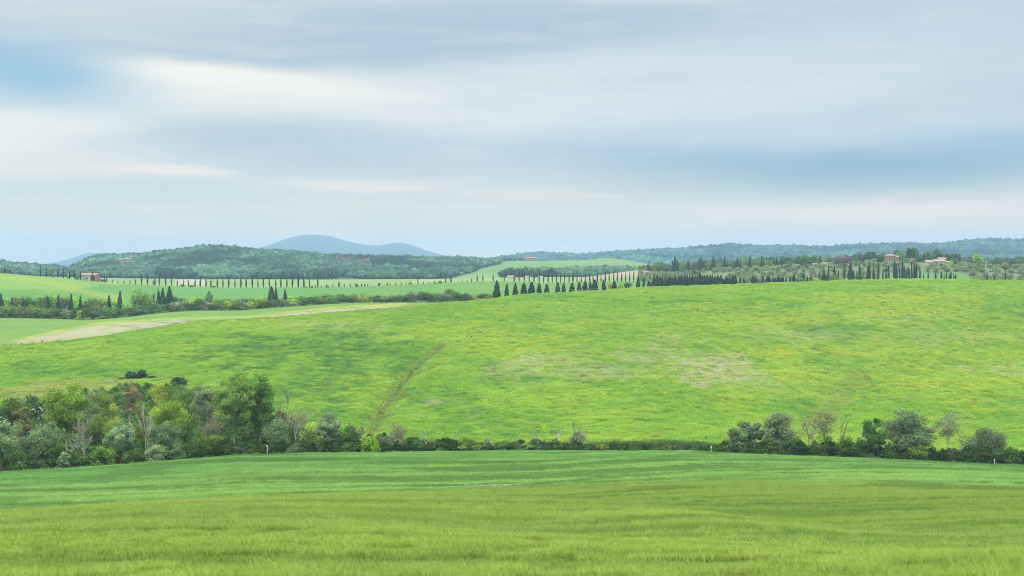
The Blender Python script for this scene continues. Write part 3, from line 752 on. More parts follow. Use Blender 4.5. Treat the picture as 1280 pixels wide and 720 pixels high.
# dry weeds along the crest beside the bare strip
pp = []
for a, b in ((140, 262), (170, 225), (272, 345), (345, 515), (420, 520), (2, 60)):
    for t in r.uniform(a, b, int((b - a) * 3.6)):
        dd = float(at_line(Rd, t)) + r.normal(2, 5); pp.append(((t - CX) / F * dd, dd))
x = np.array([p[0] for p in pp]); y = np.array([p[1] for p in pp]); n = len(x)
scatter('crest_weeds', np.concatenate(g.V), np.concatenate(g.Q), np.concatenate(g.v), np.stack([x, y, height(x, y)], 1), slope_rot(x, y, r.uniform(0, 6.28, n)), np.array([[1.3, 1.3, 0.8]]) * (0.12 + 0.42 * r.uniform(0, 1, (n, 1)) ** 2), 1.7 * np.where(r.uniform(size=(n, 1)) < 0.6, alb(150, 140, 92)[None], alb(126, 150, 76)[None]) * r.uniform(0.7, 1.2, (n, 1)), M_TUFT, 'dry brown weeds along the bare strip on the crest')

# track of white stones in the barley
tp = [spot(a, b, 90, 220) for a, b in ((544, 613.2), (575, 612), (605, 611), (640, 609.8), (668, 608.6))]
tx = np.interp(np.linspace(0, 4, 40), range(5), [p[0] for p in tp]); ty = np.interp(np.linspace(0, 4, 40), range(5), [p[1] for p in tp])
hw = 0.85 * np.sin(np.linspace(0.06, math.pi - 0.06, 40)) ** 0.5 + 0.12 * r.normal(size=40)
V = []; Q = []
for k in range(40):
    for q in (-1, -0.33, 0.33, 1):
        V.append((tx[k], ty[k] + q * hw[k], h1(tx[k], ty[k] + q * hw[k]) + 0.42))
    if k: 
        for q in range(3): Q.append(((k - 1) * 4 + q, k * 4 + q, k * 4 + q + 1, (k - 1) * 4 + q + 1))
tag(link('stony_path', mesh_np('stony_path', V, Q, mat=plain_mat('white_stones', (0.21, 0.20, 0.15), nscale=0.8, amp=0.4), smooth=True)), kind='structure')
V, Q, v = blades(r, 30, 1.1, 0.8, 0.06, 0.3, False, 1)
pp = [spot(a + r.normal(0, 1.5), b, 90, 230) for a, b in [(t, 611.5) for t in r.uniform(500, 565, 26)] + [(t, 609) for t in r.uniform(628, 645, 7)] + [(t, 602.5) for t in r.uniform(815, 835, 9)] + [(t, 594) for t in r.uniform(935, 955, 8)] + [(t, 606.8) for t in r.uniform(690, 760, 8)] + [(t, 606) for t in r.uniform(1205, 1245, 14)] + [(t, 608) for t in r.uniform(1265, 1282, 9)]]
x = np.array([p[0] for p in pp]); y = np.array([p[1] for p in pp]); n = len(x)
scatter('field_margin_weeds', V, Q, v, np.stack([x, y, height(x, y)], 1), slope_rot(x, y, r.uniform(0, 6.28, n)), np.array([[1.2, 1.2, 0.7]]) * r.uniform(0.6, 1.1, (n, 1)), np.tile(alb(112, 150, 66), (n, 1)) * 2.1 * r.uniform(0.7, 1.2, (n, 1)), M_TUFT, 'taller dark weeds between the barley and the wheat')

# --- undergrowth filling the wooded ditch
g, _ = crown_geo(r, 2.4, 3.4, 0.0, 'dome', 14, 80, 0.26, 0.27)
UG = (np.concatenate(g.V), np.concatenate(g.Q), np.concatenate(g.v))
x, y, px = pts_in(30000, 225.0, 420.0, -60, 540, r=r)
py = HY + F * (ZC - height(x, y)) / y
bnd = np.interp(px, [-60, 0, 60, 120, 160, 240, 330, 400, 450, 520], [516, 513, 507, 498, 486, 492, 520, 548, 556, 560])
keep = (y > at_line(L5d, px) + 4.5) & (py > bnd) & (r.uniform(size=len(x)) < 0.16)
x1, y1, px1 = x[keep], y[keep], px[keep]
x, y, px = pts_in(26000, 240.0, 300.0, 500, 1340, r=r)
keep = (y > at_line(L5d, px) + 4) & (y < at_line(L5d, px) + 17 + 6 * (px > 900) * (fbm(px / 30, px * 0, 351, 2) > 0.4)) & (r.uniform(size=len(x)) < 0.14)
x = np.concatenate([x1, x[keep]]); y = np.concatenate([y1, y[keep]]); px = np.concatenate([px1, px[keep]]); n = len(x)
s = r.uniform(0.7, 1.55, (n, 1)) * np.where(px > 740, np.where(px > 905, 0.6 + 0.75 * fbm(px / 14, y / 4, 357, 2), 0.40 + 0.25 * fbm(px / 20, px * 0, 359, 2)), np.where(px > 520, 0.45 + 0.6 * fbm(px / 12, px * 0, 358, 2), 1.0))[:, None]
tone = r.uniform(size=(n, 1)); 
uc = np.where(tone < 0.45, alb(92, 128, 52)[None], np.where(tone < 0.83, alb(122, 158, 66)[None], np.where(tone < 0.86, alb(132, 136, 84)[None], alb(146, 168, 116)[None]))) * r.uniform(0.8, 1.5, (n, 1)) * np.where((px < 260) & (y > 262), 1.4, 0.68)[:, None]  # front growth coloured darker, standing in for deep shade between the shrubs
scatter('ditch_undergrowth', *UG, np.stack([x, y, height(x, y) - 0.2], 1), slope_rot(x, y, r.uniform(0, 6.28, n)), np.ones((n, 3)) * s, uc, M_FOREST, 'tangled brambles and undergrowth filling the ditch')
# low grassy fringe where the crop ends
x, y, px = pts_in(9000, 224.0, 264.0, -60, 1340, r=r)
e = y - at_line(L5d, px); keep = (e > 0.5) & (e < 4.5) & (r.uniform(size=len(x)) < 0.35); x, y = x[keep], y[keep]; n = len(x)
scatter('bramble_undergrowth', *UG, np.stack([x, y, height(x, y) - 0.1], 1), slope_rot(x, y, r.uniform(0, 6.28, n)), np.ones((n, 3)) * r.uniform(0.2, 0.5, (n, 1)) * [1, 1, 0.8], np.where(r.uniform(size=(n, 1)) < 0.6, alb(100, 142, 60)[None], alb(128, 160, 70)[None]) * r.uniform(1.1, 1.8, (n, 1)), M_FOREST, 'low bright brambles along the edge of the wheat')

# --- woods on the far hills
def tree_blob(r, leafn=70):
    """a whole woodland tree seen from a kilometre off: solid heart with leaf clumps standing out of it"""
    g = Geo(); ns, nr = 8, 6
    th = np.linspace(0, 2 * np.pi, ns, endpoint=False); ph = np.linspace(0.02, math.pi * 0.98, nr)
    V = np.array([[math.sin(p) * math.cos(t), math.sin(p) * math.sin(t), math.cos(p)] for p in ph for t in th])
    V = V * (0.40 * (1 + 0.3 * (r.uniform(size=(len(V), 1)) - 0.5))) + [0, 0, 0.55]
    i = np.arange(nr - 1)[:, None] * ns; j = np.arange(ns)[None, :]; k = (j + 1) % ns
    g.add(V, np.stack([i + j, i + ns + j, i + ns + k, i + k], -1).reshape(-1, 4), np.full((nr - 1) * ns, -0.2))
    d = unit(r, leafn); d[:, 2] = np.abs(d[:, 2]) * 0.9 - 0.25 
    P = d * r.uniform(0.36, 0.52, (leafn, 1)) + [0, 0, 0.55]
    leaves(g, P, d + unit(r, leafn) * 0.5 + [0, 0, .3], r.uniform(0.16, 0.32, leafn), np.clip(r.normal(0.1, 0.45, leafn), -1, 1), r)
    return np.concatenate(g.V), np.concatenate(g.Q), np.concatenate(g.v)

TB = tree_blob(r)
def woods(name, label, x, y, size, cols, seed, hgt=1.0):
    r = np.random.default_rng(seed); n = len(x)
    s = size * (0.6 + 0.75 * r.uniform(size=(n, 1)) + 0.35 * (r.uniform(size=(n, 1)) < 0.06)) * np.array([[1, 1, hgt]]) * r.uniform(0.8, 1.2, (n, 3))
    z = height(x, y) - 0.08 * s[:, 2]
    rot = np.zeros((n, 3)); rot[:, 2] = r.uniform(0, 6.28, n)
    pick = r.integers(len(cols), size=n)
    big = fbm(x / 90, y / 140, seed, 3)
    big2 = fbm(x / 35, y / 60, seed + 5, 3)
    c = np.array(cols)[pick] * r.uniform(0.55, 1.6, (n, 1)) * (0.35 + 1.4 * sstep(0.25, 0.75, 0.5 * big + 0.5 * big2))[:, None]
    tpx = CX + F * x / y
    bare = (seed == 401) & (np.abs(tpx - 452) < 32) & (y > 1850) & (big2 > 0.42) & (r.uniform(size=n) < 0.7)
    c[bare] = alb(150, 138, 132) * r.uniform(0.7, 1.3, (int(bare.sum()), 1))
    dark = (seed == 401) & (((np.abs(tpx - 486) < 22) & (np.abs(y - 1900) < 70)) | ((np.abs(tpx - 214) < 16) & (y < 1620))) & (r.uniform(size=n) < 0.8)
    c[dark] = alb(70, 104, 96) * r.uniform(0.7, 1.1, (int(dark.sum()), 1)); s[dark] *= [1, 1, 1.3]
    return scatter(name, *TB, np.stack([x, y, z], 1), rot, s, c, M_FOREST, label)

FC = [alb(94, 136, 104), alb(104, 148, 106), alb(84, 126, 104), alb(122, 160, 112), alb(110, 138, 116)]  # blue of the air partly put into the leaf colours, beside the haze
FR = [alb(84, 132, 126), alb(92, 140, 126), alb(76, 122, 124), alb(104, 148, 130)]  # ridge leaves tinted bluer still, to strengthen the haze
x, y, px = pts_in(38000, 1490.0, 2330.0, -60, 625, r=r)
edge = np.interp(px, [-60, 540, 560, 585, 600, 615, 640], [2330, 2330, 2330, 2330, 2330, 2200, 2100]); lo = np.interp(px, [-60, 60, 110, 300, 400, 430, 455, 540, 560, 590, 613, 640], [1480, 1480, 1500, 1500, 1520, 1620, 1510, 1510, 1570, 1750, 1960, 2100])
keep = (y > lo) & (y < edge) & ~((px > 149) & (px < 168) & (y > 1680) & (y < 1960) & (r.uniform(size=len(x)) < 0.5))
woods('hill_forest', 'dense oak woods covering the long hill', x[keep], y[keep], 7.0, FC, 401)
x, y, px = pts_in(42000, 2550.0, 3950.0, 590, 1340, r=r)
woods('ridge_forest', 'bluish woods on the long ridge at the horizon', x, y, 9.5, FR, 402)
x, y, px = pts_in(26000, 1380.0, 2600.0, 610, 860, r=r)
py = HY + F * (ZC - height(x, y)) / y
lo = np.interp(px, [610, 624, 640, 700, 760, 800, 840, 860], [348, 347, 347, 348, 347, 346, 346, 346]); hi = np.interp(px, [610, 624, 630, 655, 700, 715, 740, 770, 800, 812, 860], [350, 349, 344, 342, 341, 338, 339.5, 338.5, 340, 341, 341])
keep = (py < lo) & (py > hi) & (y < 2200) & (px > 624)
woods('valley_woods', 'band of woods below the far hill fields', x[keep], y[keep], 7.0, [alb(104, 146, 104), alb(114, 154, 104), alb(96, 134, 104)], 403)
x, y, px = pts_in(60000, 1150.0, 1700.0, 820, 1340, r=r)
keep = (r.uniform(size=len(x)) < 0.045 + 0.35 * (fbm(x / 60, y / 60, 407, 2) > 0.58))
woods('distant_woods', 'loose woods behind the olive hill', x[keep], y[keep], 8.5, [alb(84, 112, 68), alb(104, 128, 84), alb(120, 138, 104)], 404)
x, y, px = pts_in(9000, 2080.0, 2330.0, -60, 110, r=r)

# ------------------------------------------------------------------ single trees, shrubs and hedges
def put(px, d, dz=0.0):
    x = (px - CX) / F * d
    return np.array([x, d, h1(x, d) + dz])

def top_h(px, d, top_py):
    """height of a thing standing at (px, d) whose top shows at top_py"""
    return (ZC - (top_py - HY) / F * d) - h1((px - CX) / F * d, d)

def tree(name, px, d, top, w, kind, label, cat='tree', group=None, leaf='mid', bark=M_BARK, seed=0, **kw):
    """Empty at the foot > trunk, crown (and blossom)"""
    r = np.random.default_rng(seed + int(px * 13) + int(top * 7))
    h = max(top_h(px, d, top), 1.2); wm = w / F * d
    root = link(name, None, loc=put(px, d)); tag(root, label, cat, group)
    if kind == 'bare':
        g, ends = bare_geo(r, h, wm, 0.62 * kw.get('rad', 0.16 + h * 0.008), kw.get('levels', 4), min(4, kw.get('kids', 4)), lean=kw.get('lean', (0, 0)))
        link('trunk', g.mesh('trunk', bark, True), root)
        if leaf:
            c = Geo(); P = np.repeat(ends, kw.get('per', 3), 0); P = P + r.normal(size=P.shape) * 0.05 * wm
            leaves(c, P, unit(r, len(P)) + [0, 0, .3], kw.get('ls', 0.28) * r.uniform(0.6, 1.3, len(P)), np.clip(r.normal(0, 0.4, len(P)), -1, 1), r)
            link('crown', c.mesh('crown', LEAF[leaf]), root)
        return root
    g, cents = crown_geo(r, h, wm, kw.get('z0', 0.25), kind, kw.get('ncl', 30), int(2.1 * kw.get('per', 110)), 0.84 * kw.get('ls', 0.36), 0.88 * kw.get('cr', 0.2), kw.get('fill', 0.45))
    cents = fit(g, cents, h, wm)
    link('crown', g.mesh('crown', LEAF[leaf]), root)
    t = trunk_geo(r, h, cents, 0.62 * kw.get('rad', 0.1 + h * 0.014), kw.get('lean', (0, 0)), kw.get('stems', 1), nb=kw.get('nb', 20), spread=kw.get('spread', 0.5))
    link('trunk', t.mesh('trunk', bark, True), root)
    return root

def shrub(name, px, d, top, w, label, leaf='mid', cat='shrub', group=None, seed=0, ncl=18, per=80, ls=0.34, cr=0.26, bloom=None, shape='dome'):
    r = np.random.default_rng(seed + int(px * 13) + int(top * 7))
    h = max(top_h(px, d, top), 0.8); wm = w / F * d
    g, cents = crown_geo(r, h, wm, 0.0, shape, ncl, int(per * 1.9), ls * 0.84, cr * 0.9, 0.4)
    cents = fit(g, cents, h, wm)
    o = link(name, g.mesh(name, LEAF[leaf]), loc=put(px, d)); tag(o, label, cat, group)
    if bloom:
        b = Geo()
        for c in cents[:bloom]:
            P = c + unit(r, 60) * [0.8, 0.8, 0.6] * (cr * wm * 0.9); P = P[P[:, 2] > h * 0.3]
            if len(P): leaves(b, P, unit(r, len(P)) + [0, -0.3, .5], 0.3, np.clip(r.normal(0, 0.4, len(P)), -1, 1), r)
        link('blossom', b.mesh('blossom', LEAF['white']), o)
    return o

E = lambda px, k: float(at_line(L5d, px)) + k      # distance: k metres behind the edge of the wheat

# the wooded ditch, from its big end
tree('willow_tree', 2, E(2, 8), 522, 44, 'round', 'silvery willow cut off by the edge of the picture', leaf='silver', z0=0.1, seed=1, ncl=34)
tree('elm_tree', 12, E(12, 34), 496, 50, 'round', 'dark green tree rising behind the silvery willow at the picture edge', leaf='dark', z0=0.2, seed=2)
tree('oak_tree', 85, E(85, 20), 477, 52, 'round', 'big bright green oak, tallest at this end of the thicket', leaf='oak', z0=0.34, ncl=44, per=150, stems=2, spread=0.35, seed=3, bark=M_BARKP, rad=0.34)
tree('willow_tree', 49, E(49, 12), 531, 48, 'round', 'grey green willow in front of the hawthorn in white bloom', leaf='willow', z0=0.12, seed=4, ncl=34)
shrub('hawthorn_shrub', 41, E(41, 48), 492, 26, 'hawthorn in white bloom on the thicket top beside the big oak', leaf='ever', bloom=6, seed=5)
tree('ash_tree', 28, E(28, 24), 507, 22, 'poplar', 'thin yellowish tree between the dark tree and the grey willow', leaf='brown', z0=0.2, ncl=18, per=50, seed=6)
tree('dead_tree', 104, E(104, 12), 513, 26, 'bare', 'pale bare tree with upright branches beside the big oak', leaf='brown', bark=M_BARKP, seed=7, kids=5, per=1)
tree('willow_tree', 148, E(148, 10), 524, 38, 'round', 'silver green willow below the tall rusty tree', leaf='silver', z0=0.15, seed=8, ncl=32)
tree('poplar_tree', 163, E(163, 40), 475, 24, 'vase', 'tall thin tree with rusty crown and white trunk', leaf='rust', bark=M_BARKP, z0=0.45, ncl=20, per=50, seed=9, rad=0.22)
tree('dead_tree', 183, E(183, 14), 503, 22, 'bare', 'grey leafless tree of many stems before the bright green maple', leaf=None, bark=M_BARKP, seed=10, kids=5)
tree('willow_tree', 202, E(202, 12), 529, 38, 'round', 'pale green willow in front of the grey leafless tree', leaf='willow', z0=0.1, seed=11, ncl=30)
tree('maple_tree', 214, E(214, 30), 499, 46, 'round', 'bright green maple in the middle of the thicket', leaf='bright', z0=0.2, seed=12, ncl=34)
shrub('elder_shrub', 195, E(195, 4.5), 556, 26, 'pale grey green elder at the wheat edge below the willow', leaf='silver', seed=13)
shrub('elder_shrub', 81, E(81, 4.5), 565, 16, 'small pale green bush below the forked trunks of the oak', leaf='silver', seed=14)
shrub('elder_shrub', 222, E(222, 5), 553, 22, 'small grey green bush beside the pale elder at the wheat edge', leaf='willow', seed=15)
for px, top, w, s in ((163, 463, 20, 16), (179, 462, 14, 17), (191, 469, 12, 18)):
    pass
juni = 'dark evergreen bushes above the thicket'
B = spot(165, 474, 260, 450)[1]
shrub('juniper_shrub', 164, B, 464, 18, 'round dark evergreen bush above the rusty tree', leaf='ever', seed=16, group=juni)
shrub('juniper_shrub', 178, B + 2, 462.5, 13, 'tallest of the dark evergreen bushes on the slope above the thicket', leaf='ever', seed=17, group=juni)
shrub('juniper_shrub', 190, B, 470, 11, 'low dark evergreen bush at the end of the upslope clump', leaf='ever', seed=18, group=juni)
shrub('juniper_shrub', 153, B - 1, 471, 14, 'sparse brownish bush beside the round dark evergreen', leaf='brown', seed=19, group=juni)
shrub('juniper_shrub', 223, spot(223, 482, 260, 450)[1], 471, 22, 'lone dark evergreen bush on the yellow grass near the poplar tops', leaf='ever', seed=20, group=juni)
for px, k, top, w, leaf, lab in (
        (112, 42, 488, 26, 'grey', 'grey green shrub behind the big oak, at the thicket top'), (132, 46, 487, 28, 'mid', 'leafy shrub at the thicket top left of the rusty crown'.replace('left of', 'before')),
        (142, 34, 503, 26, 'lime', 'yellow green shrub below the tall rusty tree'), (124, 30, 509, 26, 'mid', 'mid green shrub between oak and rusty tree'),
        (120, 18, 530, 28, 'dark', 'dark shrub between the pale bare tree and the willow'), (178, 34, 500, 22, 'mid', 'green shrub against the white trunk of the rusty tree'),
        (197, 50, 478, 26, 'lime', 'light green shrub below the upslope evergreens'), (214, 52, 482, 28, 'mid', 'rounded shrub below the lone evergreen bush'),
        (236, 40, 494, 24, 'dark', 'dark shrub between the maple and the poplars'), (232, 18, 528, 26, 'dark', 'dark shrub in front of the maple'),
        (62, 30, 508, 24, 'grey', 'dull green shrub between hawthorn and oak'), (70, 8, 548, 26, 'dark', 'dark low shrub under the oak'),
        (22, 6, 560, 30, 'dark', 'dark low shrub under the silvery edge willow'), (128, 6, 556, 32, 'mid', 'green shrub at the wheat edge below the pale bare tree'),
        (165, 5, 560, 26, 'dark', 'dark shrub at the wheat edge beside the pale elder'), (248, 8, 540, 28, 'dark', 'dark shrub at the foot of the small silver poplar'),
        (100, 5, 566, 26, 'dark', 'low dark shrub at the wheat edge beneath the oak'), (270, 7, 543, 26, 'mid', 'green shrub at the poplars\' feet')):
    shrub('shrub', px, E(px, k), top, w, lab, leaf=leaf, seed=30)
shrub('hawthorn_shrub', 243, E(243, 46), 489, 16, 'grey hawthorn with whitish bloom beside the small silver poplar', leaf='grey', bloom=5, seed=31)
shrub('hawthorn_shrub', 162, E(162, 20), 527, 12, 'small hawthorn with a little white bloom under the rusty tree', leaf='grey', bloom=4, seed=32)
tree('poplar_tree', 256, E(256, 24), 480, 32, 'poplar', 'smaller silver poplar beside the big pale poplar', leaf='silver', z0=0.2, seed=33, ncl=30, bark=M_BARKP)
tree('poplar_tree', 293, E(293, 16), 462, 54, 'round', 'big pale green poplar with whitish trunk, tallest of the thicket', leaf='poplar', z0=0.18, seed=34, ncl=60, per=130, bark=M_BARKP, cr=0.16, rad=0.28)
tree('poplar_tree', 326, E(326, 18), 466, 32, 'poplar', 'darker upright poplar beside the big pale one', leaf='mid', z0=0.2, seed=35, ncl=44, per=120, cr=0.2)
shrub('poplar_shrub', 345, E(345, 12), 522, 36, 'grey green sucker growth at the dark poplar foot', leaf='willow', seed=36, ncl=24)
tree('dead_tree', 266, E(266, 12), 514, 30, 'bare', 'brown tangle of dead branches before the small silver poplar', leaf='rust', bark=M_BARK, seed=37, kids=5, per=2)
tree('ash_tree', 357, E(357, 26), 481, 24, 'bare', 'thin leafless tree with reddish twigs behind the poplars', leaf='rust', bark=M_BARK, seed=38, levels=3, per=2)
tree('ash_tree', 369, E(369, 18), 508, 32, 'bare', 'bushy brown tree with sparse leaves near the poplars', leaf='brown', bark=M_BARKP, seed=39, kids=5, per=4)
shrub('shrub', 388, E(388, 14), 528, 30, 'yellow green shrub behind the bushy brown tree', leaf='lime', seed=40)
shrub('shrub', 388, E(388, 8), 538, 36, 'dark green shrub beside the white marker post', leaf='dark', seed=41)
tree('willow_tree', 411, E(411, 9), 514, 34, 'round', 'lone silver willow where the thicket thins out', leaf='silver', z0=0.15, seed=42, ncl=32)
shrub('shrub', 437, E(437, 8), 533, 32, 'dark reddish green shrub beside the lone silver willow', leaf='dark', seed=43)
shrub('shrub', 462, E(462, 6), 545, 26, 'bright green shrub at the mouth of the gully', leaf='bright', seed=44)
tree('ash_tree', 452, E(452, 16), 526, 22, 'bare', 'thin brown sapling at the gully mouth', leaf='brown', seed=45, per=1)
tree('willow_tree', 494, E(494, 7), 528, 36, 'round', 'grey wispy willow bush in the thin hedge', leaf='grey', z0=0.05, ncl=24, per=60, ls=0.26, seed=46, bark=M_BARKP)
# thin hedge along the middle of the ditch
for px, top, w, leaf, lab in ((518, 550, 24, 'dark', 'dark bush beside the grey wispy willow in the hedge'), (552, 552, 22, 'dark', 'low dark bush beyond the leaning sapling'), (584, 548, 36, 'mid', 'widest bush of the low hedge, olive green'),
        (611, 548, 16, 'silver', 'pale grey bush in the low hedge'), (634, 552, 30, 'dark', 'dark hedge bush beside the pale grey one'), (662, 554, 24, 'mid', 'green hedge bush halfway between pale bush and twin saplings'),
        (694, 550, 22, 'dark', 'dark hedge bush next to the wispy grey tree'), (752, 555, 24, 'mid', 'low bush just past the wispy grey tree'), (790, 557, 28, 'dark', 'low dark bramble bush where the hedge is thinnest'), (833, 557, 30, 'mid', 'low green bramble bush near the middle marker post')):
    shrub('hedge_bush', px, E(px, 6), top, w, lab, leaf=leaf, cat='bush', seed=50)
tree('sapling_tree', 537, E(537, 9), 534, 12, 'bare', 'leaning leafless sapling in the low hedge', leaf=None, bark=M_BARKP, seed=51, levels=2, kids=3, rad=0.12, lean=(-0.2, 0))
tree('sapling_tree', 673, E(673, 9), 534, 12, 'bare', 'thin pale sapling in the low hedge, taller of a pair', leaf='brown', bark=M_BARKP, seed=52, levels=2, kids=3, rad=0.09, per=1)
tree('sapling_tree', 697, E(697, 9), 537, 8, 'bare', 'short thin sapling in the low hedge by the wispy tree', leaf='brown', bark=M_BARKP, seed=53, levels=2, kids=3, rad=0.08, per=1)
tree('willow_tree', 722, E(722, 8), 536, 27, 'round', 'wispy grey willow bush standing by itself in the low hedge', leaf='grey', z0=0.0, ncl=22, per=60, ls=0.26, seed=54)
tree('dead_tree', 720, E(720, 9), 522, 11, 'bare', 'thin bare twigs rising out of the wispy grey willow bush', leaf=None, bark=M_BARK, seed=54, levels=3, kids=3)
# grove at the other end
tree('willow_tree', 926, E(926, 8), 527, 32, 'round', 'grey green willow first in the grove, next to the middle post', leaf='willow', z0=0.03, ncl=44, seed=60)
tree('willow_tree', 946, E(946, 6), 528, 24, 'vase', 'small willow with a leaning pale trunk', leaf='willow', z0=0.35, ncl=20, seed=61, bark=M_BARKP, lean=(-1.2, 0))
tree('willow_tree', 974, E(974, 10), 514, 40, 'round', 'large leafy willow with bare twigs on top', leaf='silver', z0=0.03, ncl=52, seed=62)
tree('dead_tree', 970, E(970, 11), 515, 16, 'bare', 'pale dead branches poking out of the large leafy willow', leaf=None, bark=M_BARKP, seed=63)
shrub('shrub', 996, E(996, 7), 546, 26, 'dark bush between the large willow and the bare tree', leaf='dark', seed=64)
tree('dead_tree', 1011, E(1011, 8), 516, 34, 'bare', 'broad leafless grey brown tree in the grove', leaf='purple', bark=M_BARK, seed=65, kids=5, per=2, ls=0.2, levels=4)
tree('ash_tree', 1031, E(1031, 12), 511, 30, 'vase', 'yellowish sparse tree behind the broad leafless one', leaf='brown', z0=0.3, ncl=22, per=50, ls=0.28, seed=66)
shrub('shrub', 1032, E(1032, 7), 544, 26, 'green bush beneath the yellowish sparse tree', leaf='mid', seed=67)
tree('dead_tree', 1051, E(1051, 9), 524, 10, 'bare', 'thin dead trunk standing over dark bushes', leaf=None, bark=M_BARK, seed=68, levels=2, kids=3)
shrub('shrub', 1056, E(1056, 7), 545, 28, 'dark bush at the foot of the thin dead trunk', leaf='dark', seed=69)
shrub('hawthorn_shrub', 1077, E(1077, 6), 546, 18, 'small hawthorn in white bloom within the grove', leaf='dark', bloom=3, seed=70)
tree('elm_tree', 1091, E(1091, 8), 523, 30, 'round', 'dark green tree with a reddish top beside the white hawthorn', leaf='dark', z0=0.1, ncl=30, seed=71)
tree('willow_tree', 1131, E(1131, 9), 512, 52, 'round', 'biggest willow of the grove, broad and grey green', leaf='willow', z0=0.03, ncl=64, per=120, cr=0.18, seed=72)
tree('ash_tree', 1160, E(1160, 8), 530, 24, 'vase', 'thin light green tree beside the biggest willow', leaf='grey', z0=0.2, ncl=18, per=45, ls=0.26, seed=73)
tree('poplar_tree', 1186, E(1186, 8), 512, 38, 'vase', 'tree with a forked pale trunk and thin grey crown', leaf='grey', z0=0.42, ncl=28, per=50, ls=0.26, bark=M_BARKP, seed=74, rad=0.28)
tree('dead_tree', 1200, E(1200, 7), 534, 10, 'bare', 'slim brown stem next to the forked pale trunk', leaf='brown', bark=M_BARK, seed=75, levels=2, kids=3, per=1)
shrub('shrub', 1212, E(1212, 8), 546, 28, 'grey green bush between the forked tree and the last willow', leaf='willow', seed=76)
tree('willow_tree', 1237, E(1237, 8), 535, 42, 'round', 'last low willow of the grove, above the end marker post', leaf='willow', z0=0.03, ncl=50, seed=77)
shrub('shrub', 1262, E(1262, 6), 559, 26, 'low dark bush beyond the last willow', leaf='dark', seed=78)
shrub('shrub', 1148, E(1148, 5), 556, 30, 'green bush at the biggest willow\'s foot', leaf='mid', seed=79)

# white marker posts at the field edge
def post(px, hgt, label):
    d = E(px, 1.2); p = put(px, d)
    root = link('marker_post', None, loc=p); tag(root, label, 'post', 'white marker posts along the field edge')
    g = Geo(); tube(g, [(0, 0, -0.3), (0, 0, hgt)], 0.06, 8)
    link('shaft', g.mesh('shaft', plain_mat('white_paint', (0.5, 0.5, 0.46), nscale=6, amp=0.12), True), root)
    g = Geo(); tube(g, [(0, 0, hgt - 0.02), (0, 0, hgt + 0.28)], [0.1, 0.1], 8); tube(g, [(0, 0, hgt + 0.28), (0, 0, hgt + 0.36)], [0.16, 0.02], 8)
    link('cap', g.mesh('cap', plain_mat('cap_paint', (0.6, 0.6, 0.57), nscale=6, amp=0.08), True), root)
post(334, 1.75, 'white post before the dark poplar')
post(889, 1.2, 'white post at the hedge end where the grove begins')
post(1243, 1.0, 'white post below the last low willow of the grove')

# ------------------------------------------------------------------ shared shapes for trees seen small, copied tree by tree
def norm_mesh(nm, g, mat):
    V = np.concatenate(g.V); top = V[:, 2].max()
    wd = max(np.ptp(V[:, 0]), np.ptp(V[:, 1]))
    for A in g.V: A *= [1 / wd, 1 / wd, 1 / top]
    return g.mesh(nm, mat)

def lathe_leafy(r, prof, mat, nleaf=150, ls=0.07, rag=0.12, ns=9, nz=10, name='crown', z0=0.03):
    """slim conifer: rough closed body with tufts standing out; unit height and width"""
    g = Geo(); zs = np.linspace(z0, 1, nz)
    th = np.linspace(0, 2 * np.pi, ns, endpoint=False)
    V = np.array([[0.5 * prof(z) * (1 + rag * r.normal()) * math.cos(t), 0.5 * prof(z) * (1 + rag * r.normal()) * math.sin(t), z + r.normal() * 0.01] for z in zs for t in th])
    V[:, :2] *= 0.86
    i = np.arange(nz - 1)[:, None] * ns; j = np.arange(ns)[None, :]; k = (j + 1) % ns
    g.add(V, np.stack([i + j, i + k, i + ns + k, i + ns + j], -1).reshape(-1, 4), np.clip(r.normal(-0.1, 0.3, (nz - 1) * ns), -1, 1))
    z = z0 + (1 - z0) * r.uniform(size=nleaf) ** 1.15; t = r.uniform(0, 6.28, nleaf)
    rad = 0.5 * np.array([prof(a) for a in z]) * r.uniform(0.8, 1.12, nleaf)
    P = np.stack([rad * np.cos(t), rad * np.sin(t), z], 1)
    # tufts are stretched upward, as cypress sprays are
    n = len(P); s = ls * r.uniform(0.7, 1.4, n)[:, None]
    u = np.stack([-np.sin(t), np.cos(t), np.zeros(n)], 1); up = np.stack([np.cos(t) * 0.3, np.sin(t) * 0.3, np.full(n, 0.5)], 1)
    Vq = np.stack([P - up * s, P + u * s, P + up * s * 1.3, P - u * s], 1).reshape(-1, 3)
    g.add(Vq, np.arange(n * 4).reshape(n, 4), np.clip(r.normal(0.1, 0.45, n), -1, 1))
    return g.mesh(name, mat)

r = np.random.default_rng(500)
cyp = lambda z: (0.25 + 0.75 * min(1, z / 0.25)) * (1.0 - max(0, (z - 0.3) / 0.7) ** 1.7 * 0.88)
con_p = lambda z: 1.06 * (1.0 - 0.97 * z) ** 0.62 * (0.72 + 0.28 * min(1, z / 0.12))
egg = lambda z: math.sin(math.pi * min(1, (0.12 + 0.86 * z))) ** 0.7
CYP = [lathe_leafy(r, cyp, LEAF['cypress'], 150, 0.10) for _ in range(5)]
CON = [lathe_leafy(r, lambda z, q=q: con_p(z) * (0.95 + 0.10 * math.sin(z * 17 + q)), LEAF['conifer'], 300, 0.09, 0.26) for q in range(4)]
BROADC = [lathe_leafy(r, cyp, LEAF['conifer'], 260, 0.09, 0.18) for _ in range(3)]
def trunk_mesh(bark, rad, z1):
    g = Geo(); tube(g, [(0, 0, -0.06), (0.0, 0, z1 * 0.5), (0.01, 0, z1)], [rad * 1.3, rad, rad * 0.7], 6)
    return g.mesh('trunk', bark, True)
